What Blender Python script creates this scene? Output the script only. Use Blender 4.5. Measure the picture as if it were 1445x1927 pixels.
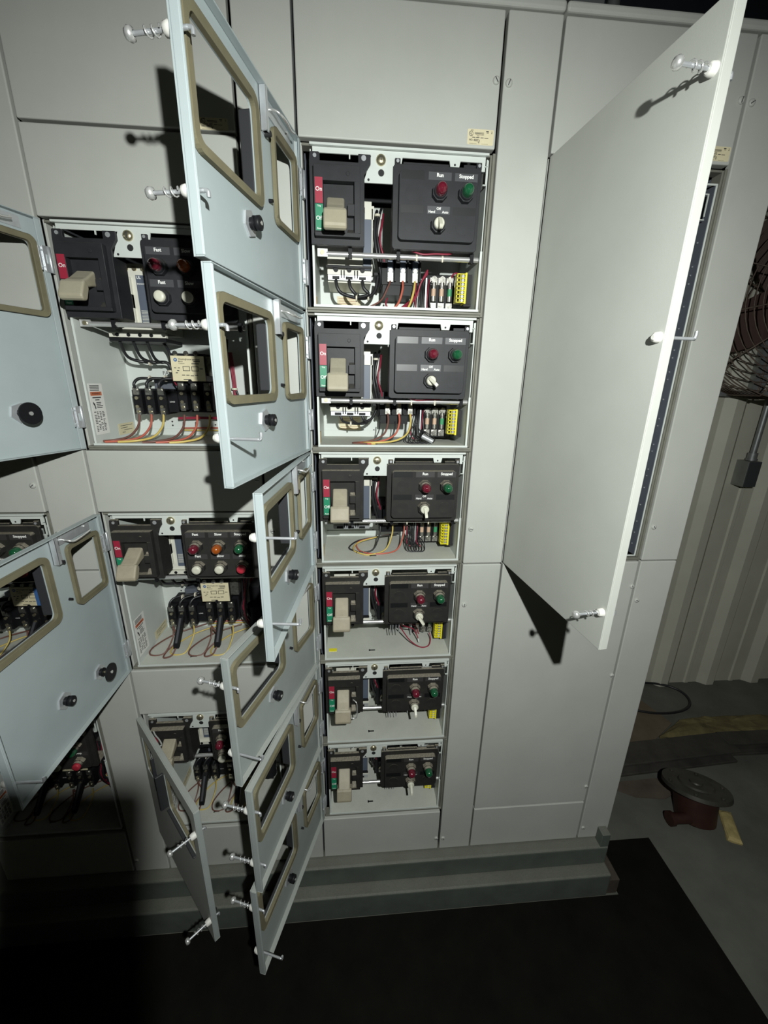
import bpy, bmesh, math, random
from mathutils import Matrix, Vector

IN = 0.0254
FL = 87.0                      # floor is 87 in below the top of the uppermost open bay (z = 0 in cabinet inches)
W, WU = 20.136, 15.705         # width of a cabinet section, of its unit column
random.seed(7)
sc = bpy.context.scene
COL = sc.collection
for o in list(bpy.data.objects):
    bpy.data.objects.remove(o)

def wp(x, y, z):
    return Vector((x * IN, y * IN, (z + FL) * IN))

# ---------------------------------------------------------------- camera, light, exposure
F_PX = 758.877
cam_d = bpy.data.cameras.new('camera')
cam = bpy.data.objects.new('camera', cam_d)
COL.objects.link(cam)
cam_d.sensor_fit = 'HORIZONTAL'
cam_d.sensor_width = 36.0
cam_d.lens = 36.0 * F_PX / 1445.0
cam_d.clip_start = 0.0005
cam_d.clip_end = 60
CX, CD, CF = ((0.99672, -0.078942, 0.017837), (-0.006872, -0.302148, -0.953236), (0.08064, 0.949987, -0.301699))
CAM_C = (3.9981, -38.5425, -17.8581)
cam.matrix_world = Matrix(((CX[0], -CD[0], -CF[0], CAM_C[0] * IN),
                           (CX[1], -CD[1], -CF[1], CAM_C[1] * IN),
                           (CX[2], -CD[2], -CF[2], (CAM_C[2] + FL) * IN),
                           (0, 0, 0, 1)))
sc.camera = cam

world = bpy.data.worlds.new('dark_room')
sc.world = world
world.use_nodes = True
world.node_tree.nodes['Background'].inputs[0].default_value = (0.40, 0.65, 1.0, 1)
world.node_tree.nodes['Background'].inputs[1].default_value = 0.022

LAMP = (9.2, -46.1, -8.2)       # head torch worn just above and behind the phone
LAMP_AIM = (8.0, 0.0, -46.0)
ld = bpy.data.lights.new('head_torch_beam', 'SPOT')
lo = bpy.data.objects.new('head_torch_beam', ld)
COL.objects.link(lo)
ld.energy = 83
ld.color = (0.96, 1.0, 0.965)
ld.spot_size = math.radians(158)
ld.spot_blend = 0.80
ld.shadow_soft_size = 0.42 * IN
lo.location = wp(*LAMP)
lo.rotation_euler = (wp(*LAMP_AIM) - wp(*LAMP)).to_track_quat('-Z', 'Y').to_euler()

sc.view_settings.view_transform = 'Standard'
sc.view_settings.look = 'None'
sc.view_settings.gamma = 1.0
sc.view_settings.use_curve_mapping = False
sc.view_settings.exposure = 0.0

# ---------------------------------------------------------------- materials
MATS = {}
def mat(name, col, rough=0.5, metal=0.0, var=0.0, scale=6.0, bump=0.0, bscale=400.0, dust=0.0, trans=0.0,
        col2=None, spec=0.5, dustcol=(0.30, 0.27, 0.21), coat=0.0):
    if name in MATS:
        return MATS[name]
    m = bpy.data.materials.new(name)
    m.use_nodes = True
    nt = m.node_tree
    b = nt.nodes['Principled BSDF']
    N = nt.nodes.new
    L = nt.links.new
    b.inputs['Base Color'].default_value = (*col, 1)
    b.inputs['Roughness'].default_value = rough
    b.inputs['Metallic'].default_value = metal
    b.inputs['Specular IOR Level'].default_value = spec
    b.inputs['Coat Weight'].default_value = coat
    if trans:
        b.inputs['Transmission Weight'].default_value = trans
    src = None
    if var or dust or bump:
        tc = N('ShaderNodeTexCoord')
    if var:
        nz = N('ShaderNodeTexNoise')
        nz.inputs['Scale'].default_value = scale
        nz.inputs['Detail'].default_value = 6
        nz.inputs['Roughness'].default_value = 0.62
        L(tc.outputs['Object'], nz.inputs['Vector'])
        mx = N('ShaderNodeMix')
        mx.data_type = 'RGBA'
        c2 = col2 if col2 else tuple(max(0, c * (1 - var)) for c in col)
        mx.inputs['A'].default_value = (*c2, 1)
        mx.inputs['B'].default_value = (*(tuple(min(1, c * (1 + var * 0.5)) for c in col) if not col2 else col), 1)
        mr = N('ShaderNodeMapRange')
        mr.inputs['From Min'].default_value = 0.3
        mr.inputs['From Max'].default_value = 0.7
        L(nz.outputs['Fac'], mr.inputs['Value'])
        L(mr.outputs['Result'], mx.inputs['Factor'])
        src = mx.outputs['Result']
    if dust:                                     # settled dust: lies on whatever faces up
        ge = N('ShaderNodeNewGeometry')
        sx = N('ShaderNodeSeparateXYZ')
        L(ge.outputs['Normal'], sx.inputs['Vector'])
        mr2 = N('ShaderNodeMapRange')
        mr2.inputs['From Min'].default_value = 0.15
        mr2.inputs['From Max'].default_value = 0.75
        mr2.inputs['To Max'].default_value = dust
        L(sx.outputs['Z'], mr2.inputs['Value'])
        n2 = N('ShaderNodeTexNoise')
        n2.inputs['Scale'].default_value = 260
        n2.inputs['Detail'].default_value = 4
        L(tc.outputs['Object'], n2.inputs['Vector'])
        mu = N('ShaderNodeMath')
        mu.operation = 'MULTIPLY_ADD'
        L(mr2.outputs['Result'], mu.inputs[0])
        L(n2.outputs['Fac'], mu.inputs[1])
        n3 = N('ShaderNodeTexNoise')
        n3.inputs['Scale'].default_value = 38
        n3.inputs['Detail'].default_value = 5
        L(tc.outputs['Object'], n3.inputs['Vector'])
        m3 = N('ShaderNodeMath')
        m3.operation = 'MULTIPLY'
        m3.inputs[1].default_value = 0.05 * dust
        L(n3.outputs['Fac'], m3.inputs[0])
        L(m3.outputs[0], mu.inputs[2])
        m4 = N('ShaderNodeMath')
        m4.operation = 'MULTIPLY'
        m4.use_clamp = True
        m4.inputs[1].default_value = 1.5
        L(mu.outputs[0], m4.inputs[0])
        md = N('ShaderNodeMix')
        md.data_type = 'RGBA'
        md.inputs['A'].default_value = (*col, 1)
        if src:
            L(src, md.inputs['A'])
        md.inputs['B'].default_value = (*dustcol, 1)
        L(m4.outputs[0], md.inputs['Factor'])
        src = md.outputs['Result']
    if src:
        L(src, b.inputs['Base Color'])
    if bump:
        nb = N('ShaderNodeTexNoise')
        nb.inputs['Scale'].default_value = bscale
        nb.inputs['Detail'].default_value = 2
        L(tc.outputs['Object'], nb.inputs['Vector'])
        bp = N('ShaderNodeBump')
        bp.inputs['Strength'].default_value = bump
        bp.inputs['Distance'].default_value = 0.0004
        L(nb.outputs['Fac'], bp.inputs['Height'])
        L(bp.outputs['Normal'], b.inputs['Normal'])
    MATS[name] = m
    return m

PANEL = mat('grey_enamel', (0.47, 0.478, 0.44), 0.48, var=0.06, scale=5, bump=0.25, bscale=900, spec=0.35)
DOORIN = mat('blue_grey_enamel', (0.375, 0.430, 0.436), 0.40, var=0.07, scale=7, bump=0.2, bscale=900, dust=0.16)
WHITE = mat('white_enamel', (0.60, 0.635, 0.60), 0.42, var=0.06, scale=9, bump=0.12, bscale=700)
TRAYFLOOR = mat('dusty_white_enamel', (0.56, 0.58, 0.525), 0.6, var=0.10, scale=16, dust=0.22)
OLIVE = mat('olive_grey_rail', (0.185, 0.182, 0.150), 0.55, var=0.2, scale=20)
SLATE = mat('dark_blue_grey_plate', (0.105, 0.118, 0.145), 0.6, var=0.15, scale=12)
SHELL = mat('dark_cabinet_steel', (0.05, 0.053, 0.058), 0.7)
BLK = mat('black_moulding', (0.019, 0.020, 0.0235), 0.5, var=0.25, scale=30, bump=0.3, bscale=1400, dust=0.16, spec=0.3)
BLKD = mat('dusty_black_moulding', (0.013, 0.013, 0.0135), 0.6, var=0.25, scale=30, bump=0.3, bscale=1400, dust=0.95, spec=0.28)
BLKHOOD = mat('black_hood_moulding', (0.03, 0.031, 0.034), 0.5)
DOORLOW = mat('dusty_grey_enamel', (0.33, 0.365, 0.355), 0.5, var=0.12, scale=7, bump=0.2, bscale=900, dust=0.35)
PLATE = mat('dark_grey_nameplate', (0.060, 0.061, 0.067), 0.42)
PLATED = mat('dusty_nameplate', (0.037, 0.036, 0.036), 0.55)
DEEP = mat('black_recess_and_hole_shade', (0.012, 0.012, 0.013), 0.7)  # black plastic inside recesses; also paints the shade in holes and slots
INK = mat('black_print', (0.03, 0.03, 0.035), 0.6)
TXT = mat('white_print', (0.85, 0.85, 0.82), 0.5)
BEIGE = mat('beige_handle_plastic', (0.36, 0.325, 0.235), 0.5, var=0.14, scale=22, bump=0.3, bscale=1200, dust=0.25, dustcol=(0.46, 0.45, 0.37))
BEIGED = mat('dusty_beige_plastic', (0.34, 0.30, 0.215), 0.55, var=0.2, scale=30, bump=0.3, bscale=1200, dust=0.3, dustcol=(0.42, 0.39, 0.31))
RED = mat('red_label', (0.32, 0.020, 0.045), 0.45)
GREEN = mat('green_label', (0.016, 0.225, 0.115), 0.45)
GASK = mat('tan_gasket_rubber', (0.165, 0.148, 0.088), 0.8, var=0.18, scale=25, bump=0.4, bscale=700)
ZINC = mat('zinc_plated_steel', (0.62, 0.64, 0.66), 0.34, 0.62, var=0.15, scale=40)
BRASS = mat('brass_screw', (0.62, 0.56, 0.38), 0.3, 0.9)
TERM = mat('terminal_metal', (0.46, 0.45, 0.41), 0.32, 0.9, var=0.6, scale=150)
BLANKP = mat('blank_nameplate', (0.009, 0.009, 0.010), 0.4)
CHROME = mat('bright_steel', (0.80, 0.80, 0.78), 0.26, 0.7)
NYLON = mat('white_nylon', (0.70, 0.69, 0.64), 0.5)
IVORY = mat('ivory_knob_plastic', (0.62, 0.61, 0.50), 0.4)
LENSR = mat('red_lens', (0.125, 0.010, 0.022), 0.16, coat=0.5)
LENSG = mat('green_lens', (0.010, 0.085, 0.034), 0.16, coat=0.5)
LENSA = mat('amber_lens', (0.33, 0.075, 0.010), 0.16, coat=0.5)
BTNR = mat('red_button_cap', (0.45, 0.03, 0.05), 0.4)
YEL = mat('yellow_terminal_plastic', (0.78, 0.70, 0.03), 0.4)
CREAM = mat('cream_label', (0.70, 0.63, 0.42), 0.55, var=0.08, scale=40)
PAPER = mat('white_label', (0.80, 0.80, 0.76), 0.55)
ORANGE = mat('orange_label_band', (0.58, 0.16, 0.07), 0.5)
BLUE = mat('blue_label', (0.05, 0.14, 0.36), 0.5)
BRKG = mat('breaker_grey_face', (0.095, 0.115, 0.155), 0.5)
BRKW = mat('breaker_white_face', (0.68, 0.67, 0.58), 0.45)
PHEN = mat('black_phenolic', (0.0105, 0.0105, 0.012), 0.45, spec=0.18)
WK = mat('black_wire', (0.018, 0.018, 0.02), 0.38)
WR = mat('red_wire', (0.24, 0.018, 0.04), 0.4)
WO = mat('orange_wire', (0.46, 0.115, 0.075), 0.4)
WY = mat('yellow_wire', (0.58, 0.44, 0.12), 0.4)
WN = mat('brown_wire', (0.15, 0.065, 0.05), 0.4)
WW = mat('white_wire', (0.65, 0.65, 0.62), 0.4)
TIE = mat('natural_cable_tie', (0.66, 0.62, 0.50), 0.5)
FUSE = mat('fuse_paper', (0.58, 0.40, 0.28), 0.5)
FUSEG = mat('green_fuse', (0.05, 0.28, 0.12), 0.5)
TAPE = mat('old_tape', (0.45, 0.29, 0.08), 0.5, var=0.3, scale=60)
CHAN = mat('green_grey_channel_paint', (0.10, 0.115, 0.10), 0.5, var=0.22, scale=14, bump=0.3, bscale=300, dust=0.30)
RUST = mat('rusty_channel_end', (0.07, 0.055, 0.042), 0.75, var=0.4, scale=30)
MATM = mat('dark_rubber', (0.0065, 0.006, 0.0045), 0.9, var=0.35, scale=9, bump=0.3, bscale=200, spec=0.12)
CONC = mat('grey_concrete', (0.135, 0.137, 0.115), 0.9, var=0.35, scale=3.0, bump=0.8, bscale=160)
WALLM = mat('corrugated_wall_paint', (0.60, 0.585, 0.49), 0.55, var=0.12, scale=2.5)
CEIL = mat('dark_ceiling_facing', (0.035, 0.04, 0.055), 0.85, var=0.3, scale=3)
PIPEM = mat('galvanised_pipe', (0.34, 0.355, 0.355), 0.45, 0.6, var=0.2, scale=30)
FANM = mat('rusty_fan_wire', (0.19, 0.14, 0.11), 0.6, 0.3, var=0.35, scale=60)
FANB = mat('fan_brown_paint', (0.10, 0.06, 0.05), 0.6)
BOXM = mat('junction_box_steel', (0.26, 0.265, 0.24), 0.5, 0.3, var=0.12, scale=20)
CARD = mat('brown_cardboard', (0.16, 0.125, 0.085), 0.8, var=0.2, scale=8)
INSUL = mat('yellow_insulation', (0.19, 0.155, 0.068), 0.95, var=0.45, scale=14, bump=1.0, bscale=120)
BEAM = mat('dark_dirty_steel', (0.055, 0.05, 0.043), 0.8, var=0.45, scale=10, bump=0.6, bscale=120)
REDB = mat('dark_red_paint', (0.042, 0.016, 0.011), 0.5, var=0.3, scale=12)
DISC = mat('grimy_steel', (0.085, 0.08, 0.07), 0.5, 0.4, var=0.35, scale=16)
TAGY = mat('pale_yellow_tag', (0.50, 0.40, 0.17), 0.7, var=0.35, scale=35)
PHONE = mat('phone_black', (0.02, 0.02, 0.022), 0.35)
GLASSD = mat('dark_lens_glass', (0.01, 0.01, 0.012), 0.08)
SKIN = mat('hand_skin', (0.42, 0.25, 0.18), 0.5)

# ---------------------------------------------------------------- mesh builder (inches)
_TXT = {}
def text_geo(s, bold=0.0):
    k = (s, bold)
    if k in _TXT:
        return _TXT[k]
    cu = bpy.data.curves.new('lettering', 'FONT')
    cu.body = s
    cu.size = 1.0
    cu.align_x = 'CENTER'
    cu.align_y = 'CENTER'
    cu.offset = bold
    cu.resolution_u = 3
    ob = bpy.data.objects.new('lettering', cu)
    COL.objects.link(ob)
    dg = bpy.context.evaluated_depsgraph_get()
    me = bpy.data.meshes.new_from_object(ob.evaluated_get(dg))
    vs = [(v.co.x, v.co.y) for v in me.vertices]
    fs = [tuple(p.vertices) for p in me.polygons]
    bpy.data.objects.remove(ob)
    bpy.data.meshes.remove(me)
    bpy.data.curves.remove(cu)
    _TXT[k] = (vs, fs)
    return _TXT[k]

def rrect(x0, x1, z0, z1, r, n=5):
    if r <= 0:
        return [(x0, z0), (x1, z0), (x1, z1), (x0, z1)]
    p = []
    for cx, cz, a0 in ((x1 - r, z0 + r, -90), (x1 - r, z1 - r, 0), (x0 + r, z1 - r, 90), (x0 + r, z0 + r, 180)):
        for i in range(n + 1):
            a = math.radians(a0 + 90 * i / n)
            p.append((cx + r * math.cos(a), cz + r * math.sin(a)))
    return p

def smooth_path(pts, sub=6):
    P = [Vector(p) for p in pts]
    if len(P) < 3:
        return P
    out = []
    for i in range(len(P) - 1):
        p0 = P[max(i - 1, 0)]; p1 = P[i]; p2 = P[i + 1]; p3 = P[min(i + 2, len(P) - 1)]
        for k in range(sub):
            t = k / sub
            out.append(0.5 * ((2 * p1) + (p2 - p0) * t + (2 * p0 - 5 * p1 + 4 * p2 - p3) * t * t + (3 * p1 - p0 - 3 * p2 + p3) * t ** 3))
    out.append(P[-1])
    return out

class MB:
    def __init__(s):
        s.v = []; s.f = []; s.m = []; s.sm = []
    def add(s, vs, fs, m=0, smooth=False):
        o = len(s.v)
        s.v += [tuple(v) for v in vs]
        for f in fs:
            s.f.append(tuple(i + o for i in f)); s.m.append(m); s.sm.append(smooth)
        return s
    def box(s, x0, x1, y0, y1, z0, z1, m=0):
        if x0 > x1: x0, x1 = x1, x0
        if y0 > y1: y0, y1 = y1, y0
        if z0 > z1: z0, z1 = z1, z0
        vs = [(x, y, z) for x in (x0, x1) for y in (y0, y1) for z in (z0, z1)]
        return s.add(vs, [(0, 1, 3, 2), (4, 6, 7, 5), (0, 4, 5, 1), (2, 3, 7, 6), (0, 2, 6, 4), (1, 5, 7, 3)], m)
    def cyl(s, p0, p1, r0, r1=None, n=14, m=0, smooth=True, rot=0.0):
        p0 = Vector(p0); p1 = Vector(p1)
        r1 = r0 if r1 is None else r1
        ax = (p1 - p0).normalized()
        u = ax.orthogonal().normalized()
        if abs(ax.y) > 0.99: u = Vector((1, 0, 0))
        if abs(ax.z) > 0.99: u = Vector((1, 0, 0))
        w = ax.cross(u)
        vs = []
        for p, r in ((p0, r0), (p1, r1)):
            for i in range(n):
                a = 2 * math.pi * i / n + rot
                vs.append(p + r * (math.cos(a) * u + math.sin(a) * w))
        s.add(vs, [(i, (i + 1) % n, n + (i + 1) % n, n + i) for i in range(n)], m, smooth)
        s.add(vs[:n], [tuple(reversed(range(n)))], m)
        s.add(vs[n:], [tuple(range(n))], m)
        return s
    def lathe(s, prof, c, n=18, m=0, axis='y'):
        # prof: (radius, height) along -y (towards the viewer) or z
        vs = []
        for r, h in prof:
            for i in range(n):
                a = 2 * math.pi * i / n
                if axis == 'y':
                    vs.append((c[0] + r * math.cos(a), c[1] - h, c[2] + r * math.sin(a)))
                else:
                    vs.append((c[0] + r * math.cos(a), c[1] + r * math.sin(a), c[2] + h))
        fs = []
        for k in range(len(prof) - 1):
            for i in range(n):
                j = (i + 1) % n
                fs.append((k * n + i, k * n + j, (k + 1) * n + j, (k + 1) * n + i))
        s.add(vs, fs, m, True)
        s.add(vs[-n:], [tuple(range(n))], m)
        return s
    def tube(s, pts, r, n=6, m=0, sub=6):
        P = smooth_path(pts, sub)
        vs = []; fs = []
        t = (P[1] - P[0]).normalized()
        u = t.orthogonal().normalized()
        for i, p in enumerate(P):
            a = P[max(i - 1, 0)]; b = P[min(i + 1, len(P) - 1)]
            t = (b - a)
            if t.length < 1e-9: t = Vector((0, 0, 1))
            t.normalize()
            u = (u - t * u.dot(t))
            if u.length < 1e-6: u = t.orthogonal()
            u.normalize()
            w = t.cross(u)
            for k in range(n):
                an = 2 * math.pi * k / n
                vs.append(p + r * (math.cos(an) * u + math.sin(an) * w))
        for i in range(len(P) - 1):
            for k in range(n):
                fs.append((i * n + k, i * n + (k + 1) % n, (i + 1) * n + (k + 1) % n, (i + 1) * n + k))
        s.add(vs, fs, m, True)
        s.add(vs[:n], [tuple(reversed(range(n)))], m)
        s.add(vs[-n:], [tuple(range(n))], m)
        return s
    def prism(s, poly, y0, y1, m=0):               # polygon in x-z
        n = len(poly)
        vs = [(x, y0, z) for x, z in poly] + [(x, y1, z) for x, z in poly]
        return s.add(vs, [tuple(range(n)), tuple(reversed(range(n, 2 * n)))] + [(i, i + n, (i + 1) % n + n, (i + 1) % n) for i in range(n)], m)
    def prism_x(s, poly, x0, x1, m=0):             # polygon in y-z
        n = len(poly)
        vs = [(x0, y, z) for y, z in poly] + [(x1, y, z) for y, z in poly]
        return s.add(vs, [tuple(range(n)), tuple(reversed(range(n, 2 * n)))] + [(i, i + n, (i + 1) % n + n, (i + 1) % n) for i in range(n)], m)
    def prism_z(s, poly, z0, z1, m=0):             # polygon in x-y
        n = len(poly)
        vs = [(x, y, z0) for x, y in poly] + [(x, y, z1) for x, y in poly]
        return s.add(vs, [tuple(reversed(range(n))), tuple(range(n, 2 * n))] + [(i, (i + 1) % n, (i + 1) % n + n, i + n) for i in range(n)], m)
    def plate(s, outer, holes, y0, y1, m=0):       # plate in x-z with holes
        bm = bmesh.new()
        loops = []
        for lp in [outer] + holes:
            vv = [bm.verts.new((x, 0, z)) for x, z in lp]
            for i in range(len(vv)):
                bm.edges.new((vv[i], vv[(i + 1) % len(vv)]))
            loops.append(len(vv))
        bmesh.ops.triangle_fill(bm, use_beauty=True, use_dissolve=False, edges=bm.edges[:])
        bm.verts.index_update()
        pts = [(v.co.x, v.co.z) for v in bm.verts]
        tris = [tuple(v.index for v in f.verts) for f in bm.faces]
        bm.free()
        n = len(pts)
        s.add([(x, y0, z) for x, z in pts], tris, m)
        s.add([(x, y1, z) for x, z in pts], [tuple(reversed(t)) for t in tris], m)
        o = 0
        for c in loops:
            lp = pts[o:o + c]
            vs = [(x, y0, z) for x, z in lp] + [(x, y1, z) for x, z in lp]
            s.add(vs, [(i, i + c, (i + 1) % c + c, (i + 1) % c) for i in range(c)], m)
            o += c
        return s
    def text(s, t, x, z, y, size, m=0, bold=0.012, sx=1.0, plane='xz', rot=0.0):
        vs, fs = text_geo(t, bold)
        c, sn = math.cos(rot), math.sin(rot)
        q = []
        for a, b in vs:
            a2 = a * size * sx; b2 = b * size
            a3 = a2 * c - b2 * sn; b3 = a2 * sn + b2 * c
            q.append((x + a3, y, z + b3) if plane == 'xz' else (y, x + a3, z + b3))
        return s.add(q, fs, m)
    def mesh(s, name, mats, bevel=0.0, seg=2):
        me = bpy.data.meshes.new(name)
        me.from_pydata([(x * IN, y * IN, z * IN) for x, y, z in s.v], [], s.f)
        for mm in (mats if isinstance(mats, (list, tuple)) else [mats]):
            me.materials.append(mm)
        me.polygons.foreach_set('material_index', s.m)
        me.polygons.foreach_set('use_smooth', s.sm)
        bm = bmesh.new(); bm.from_mesh(me)
        bmesh.ops.recalc_face_normals(bm, faces=bm.faces[:])
        if bevel:
            bmesh.ops.remove_doubles(bm, verts=bm.verts[:], dist=1e-6)
            es = [e for e in bm.edges if len(e.link_faces) == 2 and e.calc_face_angle(0) > 0.7]
            bmesh.ops.bevel(bm, geom=es, offset=bevel * IN, segments=seg, affect='EDGES', clamp_overlap=True, profile=0.5)
        bm.to_mesh(me); bm.free()
        me.update()
        return me

CACHE = {}
def cached(key, fn):
    if key not in CACHE:
        CACHE[key] = fn()
    return CACHE[key]

def ob(name, me, parent=None, loc=(0, 0, 0), rot=None, label=None):
    o = bpy.data.objects.new(name, me)
    COL.objects.link(o)
    o.location = Vector(loc) * IN
    if rot: o.rotation_euler = rot
    if parent: o.parent = parent
    if label: o['label'] = label
    return o

def tag(o, label, cat, group=None):
    o['label'] = label; o['category'] = cat
    if group: o['group'] = group
    return o

class Thing:
    """an Empty at the thing's base; parts are written in the thing's own frame (inches)"""
    def __init__(s, name, origin, base, label, cat, group=None, rotz=0.0):
        s.e = bpy.data.objects.new(name, None)
        COL.objects.link(s.e)
        s.e.empty_display_size = 0.05
        s.base = Vector(base)
        s.e.location = wp(*(Vector(origin) + (Matrix.Rotation(rotz, 3, 'Z') @ s.base)))
        s.e.rotation_euler = (0, 0, rotz)
        tag(s.e, label, cat, group)
    def part(s, name, me, loc=(0, 0, 0), rot=None, label=None):
        return ob(name, me, s.e, Vector(loc) - s.base, rot, label)

def struct(name, me, loc=None):
    o = bpy.data.objects.new(name, me)
    COL.objects.link(o)
    o.location = wp(*(loc or (0, 0, 0)))
    o['kind'] = 'structure'
    return o

# ---------------------------------------------------------------- the room
struct('floor', MB().box(-150, 150, -110, 60, -89, -87).mesh('floor', CONC))
RP = []                                          # corrugated profile: 12 in pitch, 1.3 in ribs
x = -149.0
while x < 148:
    RP += [(x, 38.0), (x + 3.2, 38.0), (x + 3.5, 37.75), (x + 4.3, 37.75), (x + 4.6, 38.0), (x + 6.6, 38.0), (x + 8.2, 36.7), (x + 10.0, 36.7), (x + 11.6, 38.0)]
    x += 12.0
xs0 = 79.6 - 9.1
RP = [(px + ((xs0 + 149.0) % 12.0), py) for px, py in RP]
RP = [(-150, 38.0)] + [p for p in RP if -149.9 < p[0] < 149.9] + [(150, 38.0)]
mb = MB()
n = len(RP)
mb.add([(a, b, -87.0) for a, b in RP] + [(a, b, 34.0) for a, b in RP] + [(a, b + 0.2, -87.0) for a, b in RP] + [(a, b + 0.2, 34.0) for a, b in RP],
       [(i, i + 1, n + i + 1, n + i) for i in range(n - 1)] + [(2 * n + i, 3 * n + i, 3 * n + i + 1, 2 * n + i + 1) for i in range(n - 1)])
struct('wall_back', mb.mesh('wall_back', WALLM))
struct('wall_right', MB().box(150, 152, -110, 60, -87, 34).mesh('wall_right', WALLM))
struct('wall_left', MB().box(-152, -150, -110, 60, -87, 34).mesh('wall_left', WALLM))
struct('wall_front', MB().box(-150, 150, -112, -110, -87, 34).mesh('wall_front', WALLM))
struct('ceiling', MB().box(-150, 150, -110, 60, 34, 36).mesh('ceiling', CEIL))
for i, (ya, yb, zz) in enumerate(((8, 11, 30), (30, 33, 30))):
    struct('trim_%d' % (i + 1), MB().box(-150, 150, ya, yb, zz, 34).mesh('roof_purlin', CEIL))
o = ob('pipe', MB().cyl((30.9, 14.2, 8.66), (30.9, 14.2, 33.9), 0.62).cyl((30.9, 14.2, 8.66), (30.9, 14.2, 9.4), 0.95, n=8).mesh('pipe', PIPEM))
o.location = wp(0, 0, 0)
tag(o, 'galvanised conduit rising from the cabinet top beside the square duct', 'conduit')
o = ob('cable_duct', MB().box(26.6, 29.9, 14.0, 17.0, 8.66, 33.9).mesh('cable_duct', mat('dull_duct_paint', (0.20, 0.215, 0.215), 0.6), 0.1, 2))
o.location = wp(0, 0, 0)
tag(o, 'dull square cable duct rising from the top of the cabinets', 'cable duct')

# ---------------------------------------------------------------- sills and rubber mat
t = Thing('base_channel', (0, 0, 0), (0, 8, -82.72), 'upper green-grey steel channel that the cabinets stand on', 'steel channel')
t.part('web', MB().box(-62, 39.85, -1.38, 19.5, -82.7, -79.35).mesh('web', CHAN, 0.28, 3))
t.part('end_lug', MB().box(38.55, 39.75, -1.3, -0.05, -79.4, -77.1).mesh('end_lug', CHAN, 0.08))
t = Thing('base_channel', (0, 0, 0), (0, 8, -87), 'lower green-grey steel channel lying on the floor under the upper one', 'steel channel')
t.part('web', MB().box(-62, 40.0, -2.85, 19.5, -86.98, -82.72).mesh('web', CHAN, 0.25, 3))
t.part('end_plate', MB().box(40.02, 41.6, -2.6, 19, -86.98, -84.2).mesh('end_plate', RUST, 0.06), label='rusty end piece of the channel')
o = ob('rubber_mat', MB().prism_z([(-70, -75), (51.4, -75), (51.4, 4), (41.8, 4), (41.8, -2.95), (-70, -2.95)], 0, 0.25).mesh('rubber_mat', MATM), None)
o.location = wp(0, 0, -87)
tag(o, 'dark rubber mat on the concrete floor in front of the cabinets', 'mat')

# ---------------------------------------------------------------- shared small hardware
def screw_mesh():
    m = MB()
    m.lathe([(0.27, 0), (0.27, 0.06), (0.235, 0.14), (0.16, 0.17)], (0, 0, 0), 14, 0)
    m.box(-0.2, 0.2, -0.180, -0.165, -0.03, 0.03, 1)
    return m.mesh('cover_screw', [PANEL, INK])
def cover(t, name, x0, x1, z0, z1, screws=(), depth=0.75):
    p = t.part(name, MB().box(x0, x1, 0, depth, z0, z1).mesh(name, PANEL, 0.10, 3))
    for sx, sz in screws:
        ob('cover_screw', cached('screw', screw_mesh), p, (sx, 0, sz), (0, random.uniform(0, 3), 0))
    return p

def sticker(t, x, z, w=2.1, h=1.0):
    m = MB()
    m.prism(rrect(x, x + w, z, z + h, 0.08), -0.015, 0.0, 0)
    y = -0.018
    def bar(a, b, c, d): m.box(x + a * w, x + b * w, y, -0.012, z + c * h, z + d * h, 1)
    m.add([(x + 0.27 * w / 2.1 * 1.05 + 0.17 * math.cos(2 * math.pi * k / 16) * r, y, z + 0.70 * h + 0.17 * math.sin(2 * math.pi * k / 16) * r) for r in (1, 0.8) for k in range(16)],
          [(k, (k + 1) % 16, 16 + (k + 1) % 16, 16 + k) for k in range(16)], 1)
    m.text('U', x + 0.245, z + 0.72 * h, y, 0.19, 1, 0.02)
    m.text('L', x + 0.305, z + 0.66 * h, y, 0.19, 1, 0.02)
    bar(0.27, 0.62, 0.70, 0.73); bar(0.27, 0.62, 0.76, 0.79); bar(0.30, 0.62, 0.63, 0.655)
    bar(0.36, 0.45, 0.55, 0.58)
    bar(0.18, 0.30, 0.45, 0.49); bar(0.33, 0.46, 0.45, 0.49); bar(0.50, 0.62, 0.44, 0.48); bar(0.65, 0.80, 0.43, 0.47)
    bar(0.12, 0.22, 0.90, 0.93)
    bar(0.70, 0.80, 0.85, 0.91); bar(0.72, 0.80, 0.77, 0.81); bar(0.90, 0.94, 0.85, 0.89); bar(0.90, 0.94, 0.75, 0.79)
    m.text('NO.', x + 0.14 * w, z + 0.30 * h, y, 0.17, 1, 0.03)
    m.text('4887', x + 0.33 * w, z + 0.29 * h, y, 0.20, 1, 0.015)
    m.tube([(x + 0.40 * w, y, z + 0.34 * h), (x + 0.43 * w, y, z + 0.12 * h), (x + 0.47 * w, y, z + 0.34 * h), (x + 0.45 * w, y, z + 0.08 * h)], 0.012, 4, 1)
    bar(0.08, 0.36, 0.07, 0.085); bar(0.55, 0.80, 0.06, 0.075)
    t.part('label_sticker', m.mesh('label_sticker', [CREAM, INK]), label='cream printed listing label')

def hinge_mesh():
    m = MB()
    m.box(-0.30, 0.10, -0.02, 0.10, -1.85, 0, 0)
    m.cyl((-0.10, 0.10, -1.85), (-0.10, 0.10, 0), 0.15, n=10, m=0)
    m.box(0.02, 0.42, 0.0, 0.16, -1.85, 0.0, 0)
    m.box(0.42, 0.66, 0.0, 0.05, -1.75, -0.1, 0)
    m.box(0.05, 0.24, 0.16, 0.18, -1.25, -0.6, 1)
    m.cyl((0.54, 0.10, -0.35), (0.54, 0.0, -0.35), 0.07, n=8, m=1)
    m.cyl((0.54, 0.10, -1.5), (0.54, 0.0, -1.5), 0.07, n=8, m=1)
    return m.mesh('hinge', [ZINC, DOORIN], 0.02, 1)

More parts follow.
